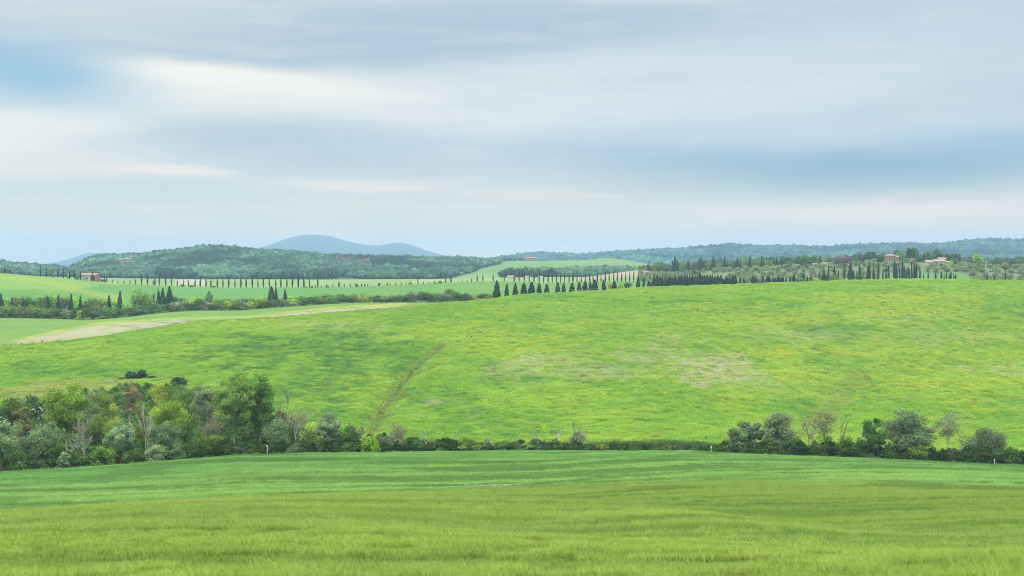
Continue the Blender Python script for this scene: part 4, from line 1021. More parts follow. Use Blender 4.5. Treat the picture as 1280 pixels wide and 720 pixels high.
T_CYP = trunk_mesh(M_BARKD, 0.14, 0.12); T_TREE = trunk_mesh(M_BARKD, 0.05, 0.5); T_PINE = trunk_mesh(M_BARK, 0.03, 0.75)
def crown_set(leaf, shape, n, z0, ncl, per, ls, cr, seed):
    out = []
    for q in range(n):
        rr = np.random.default_rng(seed + q)
        g, _ = crown_geo(rr, 8.0, 8.0, z0, shape, ncl, per, ls, cr, 0.35)
        out.append(norm_mesh('crown', g, LEAF[leaf]))
    return out
ROUND = {k: crown_set(k, 'round', 3, 0.06, 26, 60, 0.75, 0.26, 600 + i * 10) for i, k in enumerate(('mid', 'dark', 'bright', 'lime', 'willow', 'pine', 'brown', 'purple', 'ever', 'redleaf', 'rust'))}
OLV = crown_set('olive', 'dome', 4, 0.02, 22, 56, 0.75, 0.27, 760)
BUSH = {k: crown_set(k, 'dome', 3, 0.0, 24, 64, 0.7, 0.27, 800 + i * 10) for i, k in enumerate(('mid', 'dark', 'bright', 'lime', 'willow', 'grey', 'ever', 'brown', 'silver'))}
PINE = [norm_mesh('crown', crown_geo(np.random.default_rng(900 + q), 8, 9, 0.55, 'dome', 22, 40, 0.7, 0.22, 0.3)[0], LEAF['pine']) for q in range(2)]

cnt = [0]
def far_tree(name, px, base, top, w, crowns, trunk, label, cat, group, d):
    """a small tree: Empty > trunk, crown; the meshes are shared, each tree is its own object"""
    cnt[0] += 1
    rr = np.random.default_rng(cnt[0])
    p = put(px, d)
    if base is not None: p[2] = min(p[2], ZC - (base - HY) / F * d)       # foot hidden behind the crest
    h = (ZC - (top - HY) / F * d) - p[2]; wm = w / F * d
    root = link(name, None, loc=p); tag(root, label, cat, group)
    root.rotation_euler = (rr.normal(0, 0.02), rr.normal(0, 0.025), rr.uniform(0, 6.28)); wm *= rr.uniform(0.85, 1.18); root.scale = (wm, wm * rr.uniform(0.9, 1.1), max(h, 1.0))
    link('crown', crowns[rr.integers(len(crowns))], root)
    if trunk: link('trunk', trunk, root)
    return root
def far_bush(name, px, top, w, leaf, label, cat, group, d, base=None):
    cnt[0] += 1
    rr = np.random.default_rng(cnt[0])
    p = put(px, d)
    if base is not None: p[2] = min(p[2], ZC - (base - HY) / F * d)
    h = (ZC - (top - HY) / F * d) - p[2]; wm = w / F * d
    o = link(name, BUSH[leaf][rr.integers(3)], loc=p); tag(o, label, cat, group)
    o.rotation_euler = (0, 0, rr.uniform(0, 6.28)); o.scale = (wm, wm, max(h, 0.8))
    return o

ORD = ['first', 'second', 'third', 'fourth', 'fifth', 'sixth', 'seventh', 'eighth', 'ninth', 'tenth', 'eleventh', 'twelfth', 'thirteenth', 'fourteenth', 'fifteenth', 'sixteenth', 'seventeenth', 'eighteenth', 'nineteenth', 'twentieth', 'twenty-first', 'twenty-second', 'twenty-third', 'twenty-fourth', 'twenty-fifth', 'twenty-sixth', 'twenty-seventh', 'twenty-eighth', 'twenty-ninth', 'thirtieth', 'thirty-first', 'thirty-second', 'thirty-third', 'thirty-fourth', 'thirty-fifth', 'thirty-sixth']

exec_rows = []
def row(name, items, fmt, marks, build):
    """number a line of look-alikes from the nearest landmark so that each label singles out one"""
    items = sorted(items, key=lambda t: t[0])
    used = {}
    for it in items:
        mk = [m for m in marks if m[0] <= it[0]]
        m = mk[-1] if mk else marks[0]
        used[m] = used.get(m, 0) + 1
        build(it, fmt.format(o=ORD[used[m] - 1], m=m[1]))

# --- the long avenue of thin cypresses
AV = [(6, 341, 335, 1.9), (50.5, 345.5, 332.5, 2.1), (58, 347, 336, 2.1), (72.5, 347.5, 335.5, 2), (79, 348, 335.3, 2.2), (87, 348.5, 338.5, 2), (93.5, 349, 338, 2), (101, 350, 339.5, 1.9), (115.3, 350.6, 339, 1.6), (130.5, 351.5, 343.5, 1.6), (133.5, 352, 346, 1.8),
      (140.5, 352.5, 349.5, 1.2), (147.5, 353, 351, 1.2), (155, 353.5, 350.5, 1.2), (162.5, 354.5, 349.5, 1.4), (169.5, 355, 348.5, 1.7), (177, 355.6, 343.5, 2), (184.5, 356, 343, 2.2), (191.5, 356.5, 349, 1.8), (193.5, 356.5, 346.5, 2), (199.3, 357, 343.8, 2), (207.3, 357, 345, 1.9), (214.3, 356.5, 344.8, 1.8), (221.6, 357.5, 348.5, 1.6), (229.5, 357, 349.3, 1.5), (236, 357.5, 349.5, 1.6), (243.7, 358, 348.5, 2), (250.2, 358.5, 346.2, 2.8), (257.5, 359, 346.8, 2.2), (263.5, 359.3, 347.5, 1.8), (271.7, 359.3, 346.2, 2.1), (278.6, 359.7, 346.8, 2), (286, 359.8, 345.5, 2.5), (293.7, 359.5, 348.5, 1.7), (300.8, 359.5, 345, 2.1),
      (307.6, 359, 346.5, 2.3), (315.5, 359, 342.3, 2.3), (322.5, 359, 348.8, 2), (329.2, 359, 344.8, 2.2), (336.7, 359.3, 345.3, 1.9), (344.7, 359.3, 348.3, 1.7), (351.2, 359.5, 345.2, 2.1), (358.5, 359.5, 348, 1.8), (365.4, 360, 343.7, 2.1), (372.8, 360, 343, 2.2), (379.8, 360, 345.8, 2.2), (387, 359.8, 347, 2.1), (397.3, 359, 345.5, 1.9),
      (394.5, 359, 356, 1.2), (401.5, 359, 356.5, 1.2), (408.5, 359.2, 355, 1.3), (416, 359, 354.7, 1.2), (423.7, 359.3, 351.5, 2.1), (430.5, 359, 354.8, 1.2), (438, 359, 354.3, 1.6), (444.5, 358.8, 353.5, 1.2), (452, 358.3, 354, 1.5), (459.8, 358, 354, 1.3), (473, 357.5, 353.5, 2), (484, 357.3, 353.8, 1.8), (487.6, 356.8, 353.3, 1), (494.5, 356.4, 352.5, 1.1), (501.5, 356.2, 352.3, 1.2), (507.5, 356, 352, 1.1), (522.5, 355.7, 345, 1.5), (529.5, 355.5, 351.8, 1.2), (535.5, 355.3, 352.3, 1), (542.7, 355, 349.8, 1.1),
      (557, 354, 347.8, 2), (563.7, 353.8, 344, 1.7), (577.5, 353, 350.5, 1.2), (584, 352.8, 349.8, 1.2), (589.7, 352.3, 347.8, 1.4), (596.5, 352, 343.2, 1.6), (603.5, 351.7, 343, 1.5), (616.5, 351.6, 341.5, 1.7), (630.3, 351.8, 343, 1.5), (642.8, 352, 342.7, 1.9), (649, 352.3, 340, 1.7), (655.4, 352.6, 340, 1.6), (661.6, 353, 340.2, 1.5), (667.4, 353.4, 339.8, 1.6), (673.8, 354, 340.5, 2), (679.4, 354.5, 339.8, 1.6), (685, 354, 339.9, 1.9), (690.2, 354, 339.3, 1.6), (695.5, 353.6, 340, 1.6), (700.7, 353.6, 340.3, 1.5), (705.6, 353.6, 338.8, 1.6), (711.3, 353.6, 340.2, 1.6), (716.2, 353.6, 339, 2.2), (721.3, 353.2, 340.8, 1.6), (726.5, 352.8, 345, 1.6), (732.2, 352.4, 340.2, 1.8), (737.2, 352.4, 340.2, 2), (741.5, 352.6, 342.7, 1.6), (746.8, 352, 337.3, 1.9), (751.4, 352.4, 342.6, 1.6), (756.6, 352, 340.2, 1.8), (761.7, 352, 340.4, 1.6), (767, 352, 339.4, 1.9), (771.7, 351.6, 340.2, 2), (777, 352, 340.8, 1.8), (782, 352.2, 340, 2), (787, 352.3, 339.6, 1.9), (792, 352.2, 339.4, 1.9), (797.3, 352, 341, 1.5), (802.4, 351.8, 340, 1.6), (807.5, 351.6, 340.4, 1.6), (812.6, 351.4, 339.6, 1.5), (818.5, 351.2, 341.5, 1.5), (822, 351.2, 341.5, 1.5), (828, 351, 342, 1.6), (837.5, 350.5, 341.8, 1.4), (842.5, 350, 341.5, 1.3), (848.5, 350, 342, 1.4), (853.5, 349.5, 341.3, 1.4)]
marks = [(-50, 'picture edge'), (40, 'mottled field crest'), (104, 'roadside farmhouse'), (219, 'near edge of the tan field'), (258, 'far edge of the tan field'), (330, 'dark bushy conifer pair'), (422, 'lone taller cypress past the long hedge'), (521, 'tall thin cypress before the pale strip'), (610, 'far pink-roofed sheds'), (715, 'start of the pink ploughed field'), (800, 'end of the pink ploughed field')]
row('cypress_tree', AV, 'slender road cypress, {o} counting on from the {m}', marks,
    lambda it, lab: far_tree('cypress_tree', it[0], None, it[2], it[3], CYP, T_CYP, lab, 'cypress', 'thin cypresses in a row along the far road', float(at_line(Ad, it[0])) - 6))
# small bushes among the avenue
for px, top, w, leaf, lab in ((66, 341, 6, 'brown', 'brownish bush among the road cypresses'), (85, 341, 5, 'lime', 'light bush between two road cypresses near the farmhouse'), (97, 342, 6, 'mid', 'green bush beside the farmhouse wall'), (228, 355, 9, 'mid', 'low green bush at the foot of the tan field'), (240, 355.5, 9, 'mid', 'second low green bush below the tan field'), (267, 357, 9, 'dark', 'low dark bush past the tan field'), (382, 357, 6, 'lime', 'pale bush at the cypress feet, far along the road'), (390, 357, 6, 'brown', 'dry brown bush at the end of the tall road cypresses'), (409, 356, 7, 'lime', 'yellowish low bush on the road bank'), (446, 355, 5, 'dark', 'small round dark bush by the far road'), (456, 355, 4, 'dark', 'tiny dark bush by the far road'), (474, 353.5, 4, 'dark', 'squat round bush by the road, past the tiny one'), (513, 351.5, 7, 'lime', 'round olive green bush beside the tall thin road cypress'), (544, 352, 6, 'lime', 'low bush near the pale strip'), (550, 350, 7, 'mid', 'bigger bush near the pale strip by the road')):
    far_bush('roadside_bush', px, top, w, leaf, lab, 'bush', 'bushes along the far road', float(at_line(Ad, px)) - 3)

# --- hedge in the hollow behind the crest
hr = np.random.default_rng(77)
hedge = []
def hbase(px): return float(at_line(M1p, px))
p = -6.0
while p < 626:
    w = hr.uniform(12, 20); base = hbase(p)
    hgt = np.interp(p, [0, 60, 110, 150, 200, 240, 300, 330, 400, 480, 520, 560, 600, 626], [16, 15, 16, 16, 13, 14, 13, 13, 9, 8, 14, 13, 8, 6]) * hr.uniform(0.8, 1.15)
    leaf = hr.choice(['mid', 'mid', 'dark', 'willow', 'lime', 'dark', 'grey'])
    hedge.append((p, base - hgt, w * 1.25, leaf, 2.0, 'front')); p += w * 0.55
p = -4.0
while p < 610:
    w = hr.uniform(12, 19); t = np.interp(p, [0, 20, 60, 100, 140, 205, 230, 300, 360, 400, 440, 460, 520, 560, 580, 610], [374, 369, 367, 370, 374, 370, 373, 373, 371, 366.5, 367.5, 370, 372, 371, 369, 371]) + hr.normal(0, 0.8)
    if not (152 < p < 204 or 232 < p < 250 or 336 < p < 362 or 590 < p < 640):
        hedge.append((p, t, w * 1.5, hr.choice(['mid', 'dark', 'mid', 'mid', 'bright']), 42.0, 'back'))
    p += w * 0.6
LN2 = {'mid': 'green', 'dark': 'dark green', 'willow': 'grey green', 'lime': 'yellow green', 'grey': 'dull grey', 'bright': 'bright green'}
hmarks = [(-50, 'picture edge'), (90, 'pair of dark pointed cypresses'), (155, 'big round oak in the hollow'), (215, 'cypress clump'), (330, 'dark bushy conifer pair'), (445, 'round bush in the long hedge'), (545, 'big round bush on the hedge top')]
for which in ('front', 'back'):
    its = [h for h in hedge if h[5] == which]
    row('hedge_bush', its, '{o} %s-row hedge bush after the {m}' % ('field' if which == 'front' else 'rear'), hmarks,
        lambda it, lab: far_bush('hedge_bush', it[0], it[1], it[2], it[3], LN2[it[3]] + ' ' + lab, 'bush', 'bushes of the long hedge in the hollow', float(at_line(M1d, it[0])) + it[4]))
far_tree('oak_tree', 176, None, 361, 34, ROUND['mid'], T_TREE, 'big round oak in the hollow behind the bare strip', 'tree', None, float(at_line(M1d, 176)) + 9)
far_tree('oak_tree', 187, None, 370, 24, ROUND['mid'], T_TREE, 'smaller round oak leaning against the big one in the hollow', 'tree', None, float(at_line(M1d, 187)) + 4)
far_tree('ash_tree', 262, None, 363, 11, ROUND['willow'], T_TREE, 'pale slim tree above the hedge past the cypress clump', 'tree', None, float(at_line(M1d, 262)) + 10)
far_bush('hedge_bush', 246, 370, 26, 'lime', 'large light green bush beside the pale slim tree', 'bush', None, float(at_line(M1d, 246)) + 6)
far_bush('hedge_bush', 4, 382, 14, 'silver', 'whitish flowering bush at the hedge start by the picture edge', 'bush', None, float(at_line(M1d, 4)) + 1)
far_bush('hedge_bush', 454, 363.5, 13, 'mid', 'round bush standing above the long hedge', 'bush', None, float(at_line(M1d, 454)) + 8)
far_bush('hedge_bush', 562, 359.5, 21, 'dark', 'big round dark bush on top of the hedge', 'bush', None, float(at_line(M1d, 562)) + 10)
far_bush('hedge_bush', 581, 365.5, 16, 'dark', 'flat dark bush beside the big round one', 'bush', None, float(at_line(M1d, 581)) + 10)
far_bush('hedge_bush', 504, 370, 9, 'silver', 'small whitish blossoming bush in the long hedge', 'bush', None, float(at_line(M1d, 504)) + 3)
for px, top, w, lab in ((2, 367, 9, 'dark conifer at the picture edge in the hollow hedge'), (15, 372, 7, 'small dark conifer second from the picture edge'), (30, 374, 6, 'slim low conifer in the hollow hedge near the picture edge'), (59, 370, 8, 'dark conifer standing in the rear hedge row'), (74, 369, 9, 'greyish broad conifer beside the hedge conifers'), (88, 367.5, 7, 'dark pointed cypress, taller of two'), (91, 377, 4, 'short thin cypress in front of the taller pointed one'),
        (101, 368, 4, 'thin straight cypress in the hedge'), (136, 368.5, 5.5, 'dark oval cypress before the yellow band of the field'), (149, 364, 9, 'broad grey cypress touching the big round oak'), (192.5, 366, 5, 'short cypress at the edge of the clump'), (196.5, 360, 4.5, 'thin cypress of the clump by the big oak'), (203, 360.5, 9, 'broad dark cypress in the middle of the clump'), (199.5, 364, 6, 'cypress tucked behind the clump'), (212.5, 358, 10, 'grey open topped conifer at the clump end'), (339, 357.5, 11, 'dark bushy conifer, bigger of the pair before the road'), (345, 359.5, 7, 'conifer leaning on the dark bushy one'), (356, 361.5, 8, 'pointed conifer, smaller of the pair before the road')):
    far_tree('cypress_tree', px, None, top + 0.8, w * 0.85, BROADC if w > 6 else CYP, T_CYP, lab, 'cypress', None, float(at_line(M1d, px)) + (12 if px not in (91, 30) else 5))

# --- young conifers standing on the crest, then the close dark belt
RC = [(621, 351.5, 9), (633.3, 355, 7.5), (644, 354.3, 8), (655, 354.2, 9), (664.5, 352.6, 8.5), (674, 354, 7.5), (683.5, 355.2, 7), (697, 353.2, 8), (704.5, 354, 5.5), (715, 353.8, 8), (724, 352.4, 7), (731, 351.6, 7), (738, 352, 6), (743.5, 350, 11), (755, 350, 5.5), (768, 351, 7), (797.5, 345.5, 6), (804.5, 347, 3.2), (811, 351, 5.5), (817, 343.5, 5)]
row('conifer_tree', RC, '{o} young conifer on the crest, counting from the {m}', [(-50, 'hedge end'), (720, 'wire fence'), (790, 'dark round bush')],
    lambda it, lab: far_tree('conifer_tree', it[0], None, it[1], it[2] * 1.04, CON, T_CYP, 'dark pointed ' + lab, 'conifer', 'young conifers on the crest of the meadow', float(at_line(Rd, it[0])) + 5))
for px, top, w, leaf, lab in ((764, 351, 12, 'lime', 'yellow green bush behind the crest conifers'), (775, 355, 10, 'lime', 'low yellow bush in front of the crest conifers'), (784.5, 352, 14, 'dark', 'dark round bush between the crest conifers'), (813, 352, 8, 'dark', 'small dark bush beneath a crest conifer'), (899, 352, 9, 'dark', 'dark bush towards the end of the close belt'), (949, 353, 18, 'mid', 'low green bush among the spaced crest cypresses'), (1001, 347, 14, 'mid', 'green bush near the copper red shrub'), (1020, 347, 14, 'lime', 'light bush beyond the copper red shrub'), (1043, 343, 16, 'mid', 'green bush beside the broad dark cypress'), (1048, 346.5, 20, 'bright', 'bright low bush on the crest'), (1075, 342.5, 12, 'dark', 'dark low bush under a tall cypress')):
    far_bush('crest_bush', px, top, w, leaf, lab, 'bush', 'bushes on the crest of the meadow', float(at_line(Rd, px)) + 7)
belt = []
p = 821.0; br = np.random.default_rng(88)
while p < 921:
    belt.append((p, float(-0.6 + np.interp(p, [821, 840, 862, 880, 900, 921], [346.5, 346, 344, 344, 345.5, 347]) + br.normal(0, 1.3)), br.uniform(4, 7), br.uniform(4, 12))); p += br.uniform(2.6, 4.2)
row('cypress_tree', belt, '{o} conifer of the close belt, counted from its {m}', [(0, 'thick end by the pink field'), (870, 'middle')],
    lambda it, lab: far_tree('cypress_tree', it[0], None, it[1], it[2], BROADC + CON[:1], T_CYP, lab, 'cypress', 'close belt of dark conifers on the crest', float(at_line(Rd, it[0])) + it[3]))
SC = [(925, 346, 3), (930, 348, 3), (941.5, 345.5, 6.5), (945.3, 347, 3), (953.3, 344.5, 3.2), (960.3, 344.2, 6.5), (966.7, 346, 3.2), (969.5, 346.5, 2.4), (973.5, 346, 7), (978.5, 345.6, 3.6), (982.4, 346.2, 2.4), (987.4, 345.8, 2.4), (992.4, 343.4, 4.2), (996.6, 346.8, 2.6), (1004.6, 342, 4.4), (1009, 345, 2.6), (1014, 342.5, 2.2), (1024, 340.2, 3.4), (1028.2, 342, 2.8), (1032.5, 343, 3), (1030.4, 334, 3), (1035, 333.6, 3), (1043.3, 333.3, 3.4), (1047.6, 338.4, 2.6), (1055, 328.6, 2.8), (1062.6, 330, 7), (1066.6, 338, 4), (1071, 338.3, 2.6), (1074.8, 331, 4.2), (1084, 333.5, 3), (1087, 327.2, 3.4), (1092, 332, 3.6), (1097.8, 326, 3), (1103.5, 335, 2.6), (1107.3, 333, 2.6), (1110.8, 333.5, 2.4), (1118.8, 325.3, 4.6), (1121, 333, 2.6), (1124.5, 334, 2.2), (1128, 326.6, 3.4), (1130.2, 333, 2.6), (1133, 334, 2.2), (1136.6, 333.2, 2.4), (1140, 328, 3), (1143, 327, 3.2), (1145.5, 330, 3), (1150, 334.6, 2.2), (1154.6, 341.8, 1.6), (1160.3, 340, 2.4), (1169.6, 339.4, 2.4), (1176.6, 339, 2.6), (1180.2, 343.4, 1.9), (1183, 340, 2.2), (1186.6, 342, 2), (1188.6, 339.4, 2.2), (1192.5, 342.2, 2), (1194.7, 342, 1.8), (1234, 342, 2.4), (1242.6, 344, 1.8), (1256.5, 341, 1.8)]
row('cypress_tree', SC, '{o} crest cypress after the {m}', [(0, 'end of the close belt'), (999, 'copper red shrub'), (1060, 'broad dark cypress by the farm track'), (1104, 'tall cypress before the pink villa'), (1149, 'start of the farm lawn'), (1200, 'blue green bushes')],
    lambda it, lab: far_tree('cypress_tree', it[0], None, it[1], it[2], BROADC if it[2] > 5 else CYP, T_CYP, 'dark ' + lab, 'cypress', 'spaced cypresses along the crest below the farm', float(at_line(Rd, it[0])) + (14 if it[1] > 336 else 40)))
far_tree('copper_beech_tree', 1014, None, 345.5, 6, ROUND['redleaf'], T_TREE, 'copper red shrub among the crest cypresses', 'tree', None, float(at_line(Rd, 1014)) + 8)

# --- trees about the olive hill
TC = [(844, 321.5, 5), (847, 325, 4), (841.5, 326, 4), (860.5, 326, 4), (876, 321, 6.5), (892, 321, 4.3), (906.3, 321, 3.6), (909, 327, 3), (921.5, 321.3, 3.6), (937, 319.3, 3.2), (952, 321, 2.5), (954.6, 322, 2.2), (967.5, 322, 4), (970.8, 321.5, 3), (976.5, 321, 4), (979.5, 320, 3.6), (1025.5, 319.5, 4)]
row('cypress_tree', TC, '{o} tall cypress of the hilltop row, counted from the {m}', [(0, 'pinkish cottage'), (934, 'tallest one'), (974, 'umbrella pines')],
    lambda it, lab: far_tree('cypress_tree', it[0], None, it[1], it[2], CYP if it[2] < 5.5 else BROADC, T_CYP, lab, 'cypress', 'tall cypresses alternating with round trees on the hilltop', 1120.0))
RT = [(868, 328, 9, 'ever'), (885, 327, 9, 'mid'), (899, 327.5, 9, 'mid'), (914.5, 327, 8, 'dark'), (929.5, 327, 10, 'mid'), (945, 326, 9, 'dark'), (961, 325, 9, 'mid'), (828, 327, 11, 'dark'), (836, 330, 9, 'dark'), (820, 328, 8, 'mid'), (852, 328, 8, 'mid')]
row('round_tree', RT, '{o} round clipped tree of the hilltop row after the {m}', [(0, 'pinkish cottage'), (865, 'cypress with the broad base'), (910, 'halfway cypress')],
    lambda it, lab: far_tree('round_tree', it[0], None, it[1], it[2], ROUND[it[3]], T_TREE, lab, 'tree', 'round trees between the hilltop cypresses', 1110.0))
for px, top, w, lab in ((985, 321, 15, 'umbrella pine beside the hilltop cypresses'), (1004, 320.4, 11, 'umbrella pine with flat narrow top'), (1015, 321, 17, 'widest umbrella pine, next to the last hilltop cypress')):
    far_tree('umbrella_pine_tree', px, None, top, w, PINE, T_PINE, lab, 'pine', None, 1090.0)
for px, top, w, leaf, lab in ((985, 331, 14, 'dark', 'clipped dark hedge block under the umbrella pine'), (996, 331, 12, 'dark', 'clipped dark hedge block between the umbrella pines'), (1007, 327, 12, 'dark', 'dark bush under the narrow umbrella pine'), (945, 332.5, 27, 'mid', 'big bright domed bush in the olive grove'), (932, 335, 16, 'willow', 'grey bush beside the big bright dome'), (969, 332, 14, 'lime', 'light green rounded bush after the big dome'), (1215, 338, 14, 'willow', 'blue green bush at the lawn end'), (1226, 340, 13, 'dark', 'dark blue green bush at the lawn end'), (1207, 341, 16, 'willow', 'low pale bush spreading onto the lawn'), (866, 331.5, 9, 'ever', 'dark bush below the broad hilltop cypress'),
        (1200, 331, 14, 'bright', 'fresh green bush beside the farm buildings'), (1213, 330, 14, 'mid', 'green bush between farm and bright tree'), (1226, 333, 14, 'mid', 'green bush under the bright tree'), (1247, 337, 14, 'mid', 'green bush beneath the russet tree'), (1266, 339, 16, 'mid', 'green bush past the russet tree'), (1278, 337, 14, 'dark', 'dark green bush at the picture edge on the crest'), (1240, 341, 12, 'dark', 'low dark bush behind the crest near the russet tree')):
    far_bush('farm_bush', px, top, w, leaf, lab, 'bush', 'bushes about the olive hill', 1020.0 if px < 1200 else 930.0)
for px, top, w, leaf, d, lab in ((1101, 317, 14, 'dark', 1040, 'dark round tree beside the pink villa'), (1116, 316.5, 10, 'dark', 1075, 'dark tree behind the villa roof'), (1126.5, 312.5, 14, 'mid', 1060, 'tall green tree on the villa\'s far side'), (1222, 316, 13, 'bright', 1000, 'bright green tree standing out above the olives'), (1225, 322, 9, 'mid', 995, 'green tree below the bright one'), (1257, 327, 14, 'rust', 940, 'bare russet tree near the picture edge'), (1049, 320.5, 14, 'purple', 1060, 'mauve brown tree above the olive terraces'), (1060, 319.5, 14, 'purple', 1065, 'wider mauve brown tree beside the first'), (1070, 320, 9, 'dark', 1070, 'dark tree at the end of the mauve brown ones'), (1193, 322, 9, 'dark', 1010, 'dark tree at the farm\'s end wall'), (1189, 325, 7, 'lime', 975, 'yellow green pointed tree before the farm'), (1182, 329, 7, 'lime', 965, 'small yellow green tree before the farm')):
    far_tree('farm_tree', px, None, top, w, ROUND[leaf], T_TREE, lab, 'tree', None, float(d))
for px, top, w, lab in ((1136, 310.5, 9, 'dark cypress on the hill crown, bigger of a close pair'), (1140.5, 311.5, 7, 'dark cypress on the hill crown, smaller of a close pair'), (1091, 319, 2.6, 'tiny lone cypress on the skyline before the villa'), (1236.5, 327.5, 3, 'slim cypress past the pole'), (1243, 331, 2.4, 'thin cypress by the russet tree')):
    far_tree('cypress_tree', px, None, top, w, BROADC if w > 6 else CYP, T_CYP, lab, 'cypress', None, 1060.0)
SK = [(1146, 318, 8, 'dark'), (1152, 318, 8, 'dark'), (1155, 316, 6, 'ever'), (1160.5, 314.2, 6, 'ever'), (1166.5, 314.3, 6, 'dark'), (1170.5, 314.8, 6, 'ever'), (1175.5, 315, 5, 'ever'), (1179.5, 315.2, 6, 'dark'), (1184, 315.2, 7, 'ever'), (1189.5, 315.5, 7, 'pine'), (1194.5, 316, 7, 'ever'), (1198.5, 316.5, 6, 'ever')]
row('windbreak_tree', SK, '{o} dark tree of the skyline windbreak behind the {m}', [(0, 'olive slope'), (1158, 'farm buildings')],
    lambda it, lab: far_tree('windbreak_tree', it[0], None, it[1], it[2], ROUND[it[3]], T_TREE, lab, 'tree', 'dark windbreak trees on the skyline above the farm', 1085.0))

# --- olive grove
olr = np.random.default_rng(99); OL = []
for k, (y0, dd) in enumerate(((0, 800), (0, 835), (0, 872), (0, 910), (0, 948), (0, 986), (0, 1022), (0, 1060))):
    p = (800 if k > 1 else 900) + olr.uniform(0, 6)
    while p < 1284:
        w = olr.uniform(9.5, 14) * 900 / dd
        lawn = 1100 < p < 1212 and dd < 900
        court = 1150 < p < 1192 and 960 < dd
        villa = 1100 < p < 1124 and dd > 980
        pale = 860 < p < 912 and dd < 1000
        if not (lawn or court or villa or pale) and olr.uniform() < 0.85:
            OL.append((p, k, w, dd + olr.normal(0, 5)))
        p += w * olr.uniform(0.8, 1.25)
omarks = [(0, 'end by the dark belt'), (960, 'light green bush'), (1050, 'mauve trees'), (1125, 'villa'), (1200, 'bright tree')]
RN = ['lowest', 'second', 'third', 'fourth', 'fifth', 'sixth', 'seventh', 'highest']
for k in range(8):
    row('olive_tree', [o for o in OL if o[1] == k], '{o} olive of the %s terrace row after the {m}' % RN[k], omarks,
        lambda it, lab: far_tree('olive_tree', it[0], None, HY + F * (ZC - (h1((it[0] - CX) / F * it[3], it[3]) + olr.uniform(3.6, 5.2))) / it[3], it[2], OLV, T_TREE, lab, 'olive tree', 'olive trees on the terraced hill', it[3]))

for px, d, w, top, lab in ((1107, 965, 10, 325.6, 'grey olive close in front of the villa, nearer the tall crest cypress'), (1116, 958, 11, 326, 'grey olive in front of the villa door'), (1124, 962, 10, 325.4, 'grey olive at the villa end wall'), (1160, 950, 9, 330.4, 'grey olive before the white farm wing'), (1168, 946, 9, 331.8, 'grey olive before the stone farm front'), (1177, 948, 8, 332.2, 'small grey olive by the farm door'), (1199, 965, 10, 329, 'grey olive past the farm end')):
    far_tree('olive_tree', px, None, top, w, OLV, T_TREE, lab, 'olive tree', 'olive trees on the terraced hill', float(d))

# --- a few single trees out on the far hills
for px, d, top, w, leaf, lab in ((740, 2140, 325, 3.6, 'dark', 'lone round tree on the pale hill field'), (742, 2350, 320.5, 2, 'dark', 'first tiny tree on the far field crest'), (745.5, 2350, 320.5, 2.4, 'dark', 'second tiny tree on the far field crest'), (773, 2180, 319.8, 2.6, 'dark', 'single tiny tree on the top of the hill field'), (812, 2150, 325, 4, 'dark', 'dark tree at the end of the hill field'), (292, 2200, 305.5, 7, 'dark', 'tallest tree on the wooded hilltop'), (278, 2200, 307, 5, 'dark', 'single round tree on the wooded hilltop, by the summit'), (301, 2200, 308, 6, 'brown', 'brownish tree on the wooded hilltop'), (310, 2200, 309, 5, 'dark', 'tree on the wooded hilltop beside the brownish one'),
        (617, 2190, 320.5, 9.0, 'dark', 'dark tree at the top of the pale field, first of a line'), (623, 2190, 320.5, 9.0, 'mid', 'lighter tree in the line above the pale field'), (631, 2190, 320, 9.0, 'dark', 'third tree in the line above the pale field'), (637, 2190, 320.5, 9.0, 'dark', 'fourth tree in the line above the pale field'), (643, 2190, 321.5, 7.5, 'dark', 'small tree in the line above the pale field'), (650, 2190, 321.5, 7.5, 'dark', 'last tree before the far pink house'), (675, 2180, 325, 6, 'dark', 'bushy tree beside the far pink house'), (680, 2180, 325.5, 5, 'dark', 'second bushy tree beside the far pink house'), (688, 2180, 326, 5, 'dark', 'round tree past the far pink house'), (799.5, 1184, 331.5, 5, 'dark', 'dark bush by the pink field top'), (803.5, 1180, 331.2, 5, 'dark', 'dark bush beside the pinkish cottage'), (810.5, 1178, 329.5, 8, 'dark', 'dark rounded tree beside the pinkish cottage')):
    far_tree('hill_tree', px, None, top, w, ROUND[leaf], T_TREE, lab, 'tree', None, float(d))
for px, top, w in ((371, 336.5, 3), (376, 341, 4), (385, 340, 3.5), (393, 340, 4), (398, 338.5, 3), (405, 338, 3), (410, 336, 2.4), (417, 333.5, 2.4), (421, 334.5, 2.4)):
    pass
CL = [(372, 336.5), (378, 340.5), (385, 340), (393, 340), (397, 338.5), (401, 339), (405, 338), (410, 336.5), (415, 334.5), (420, 334)]
row('cypress_tree', CL, '{o} tree of the conifer stand at the forest foot, from its {m}', [(0, 'tallest end')],
    lambda it, lab: far_tree('cypress_tree', it[0], None, it[1], 4.2, CYP, T_CYP, 'bluish ' + lab, 'cypress', 'conifers at the foot of the forest hill', 1500.0))

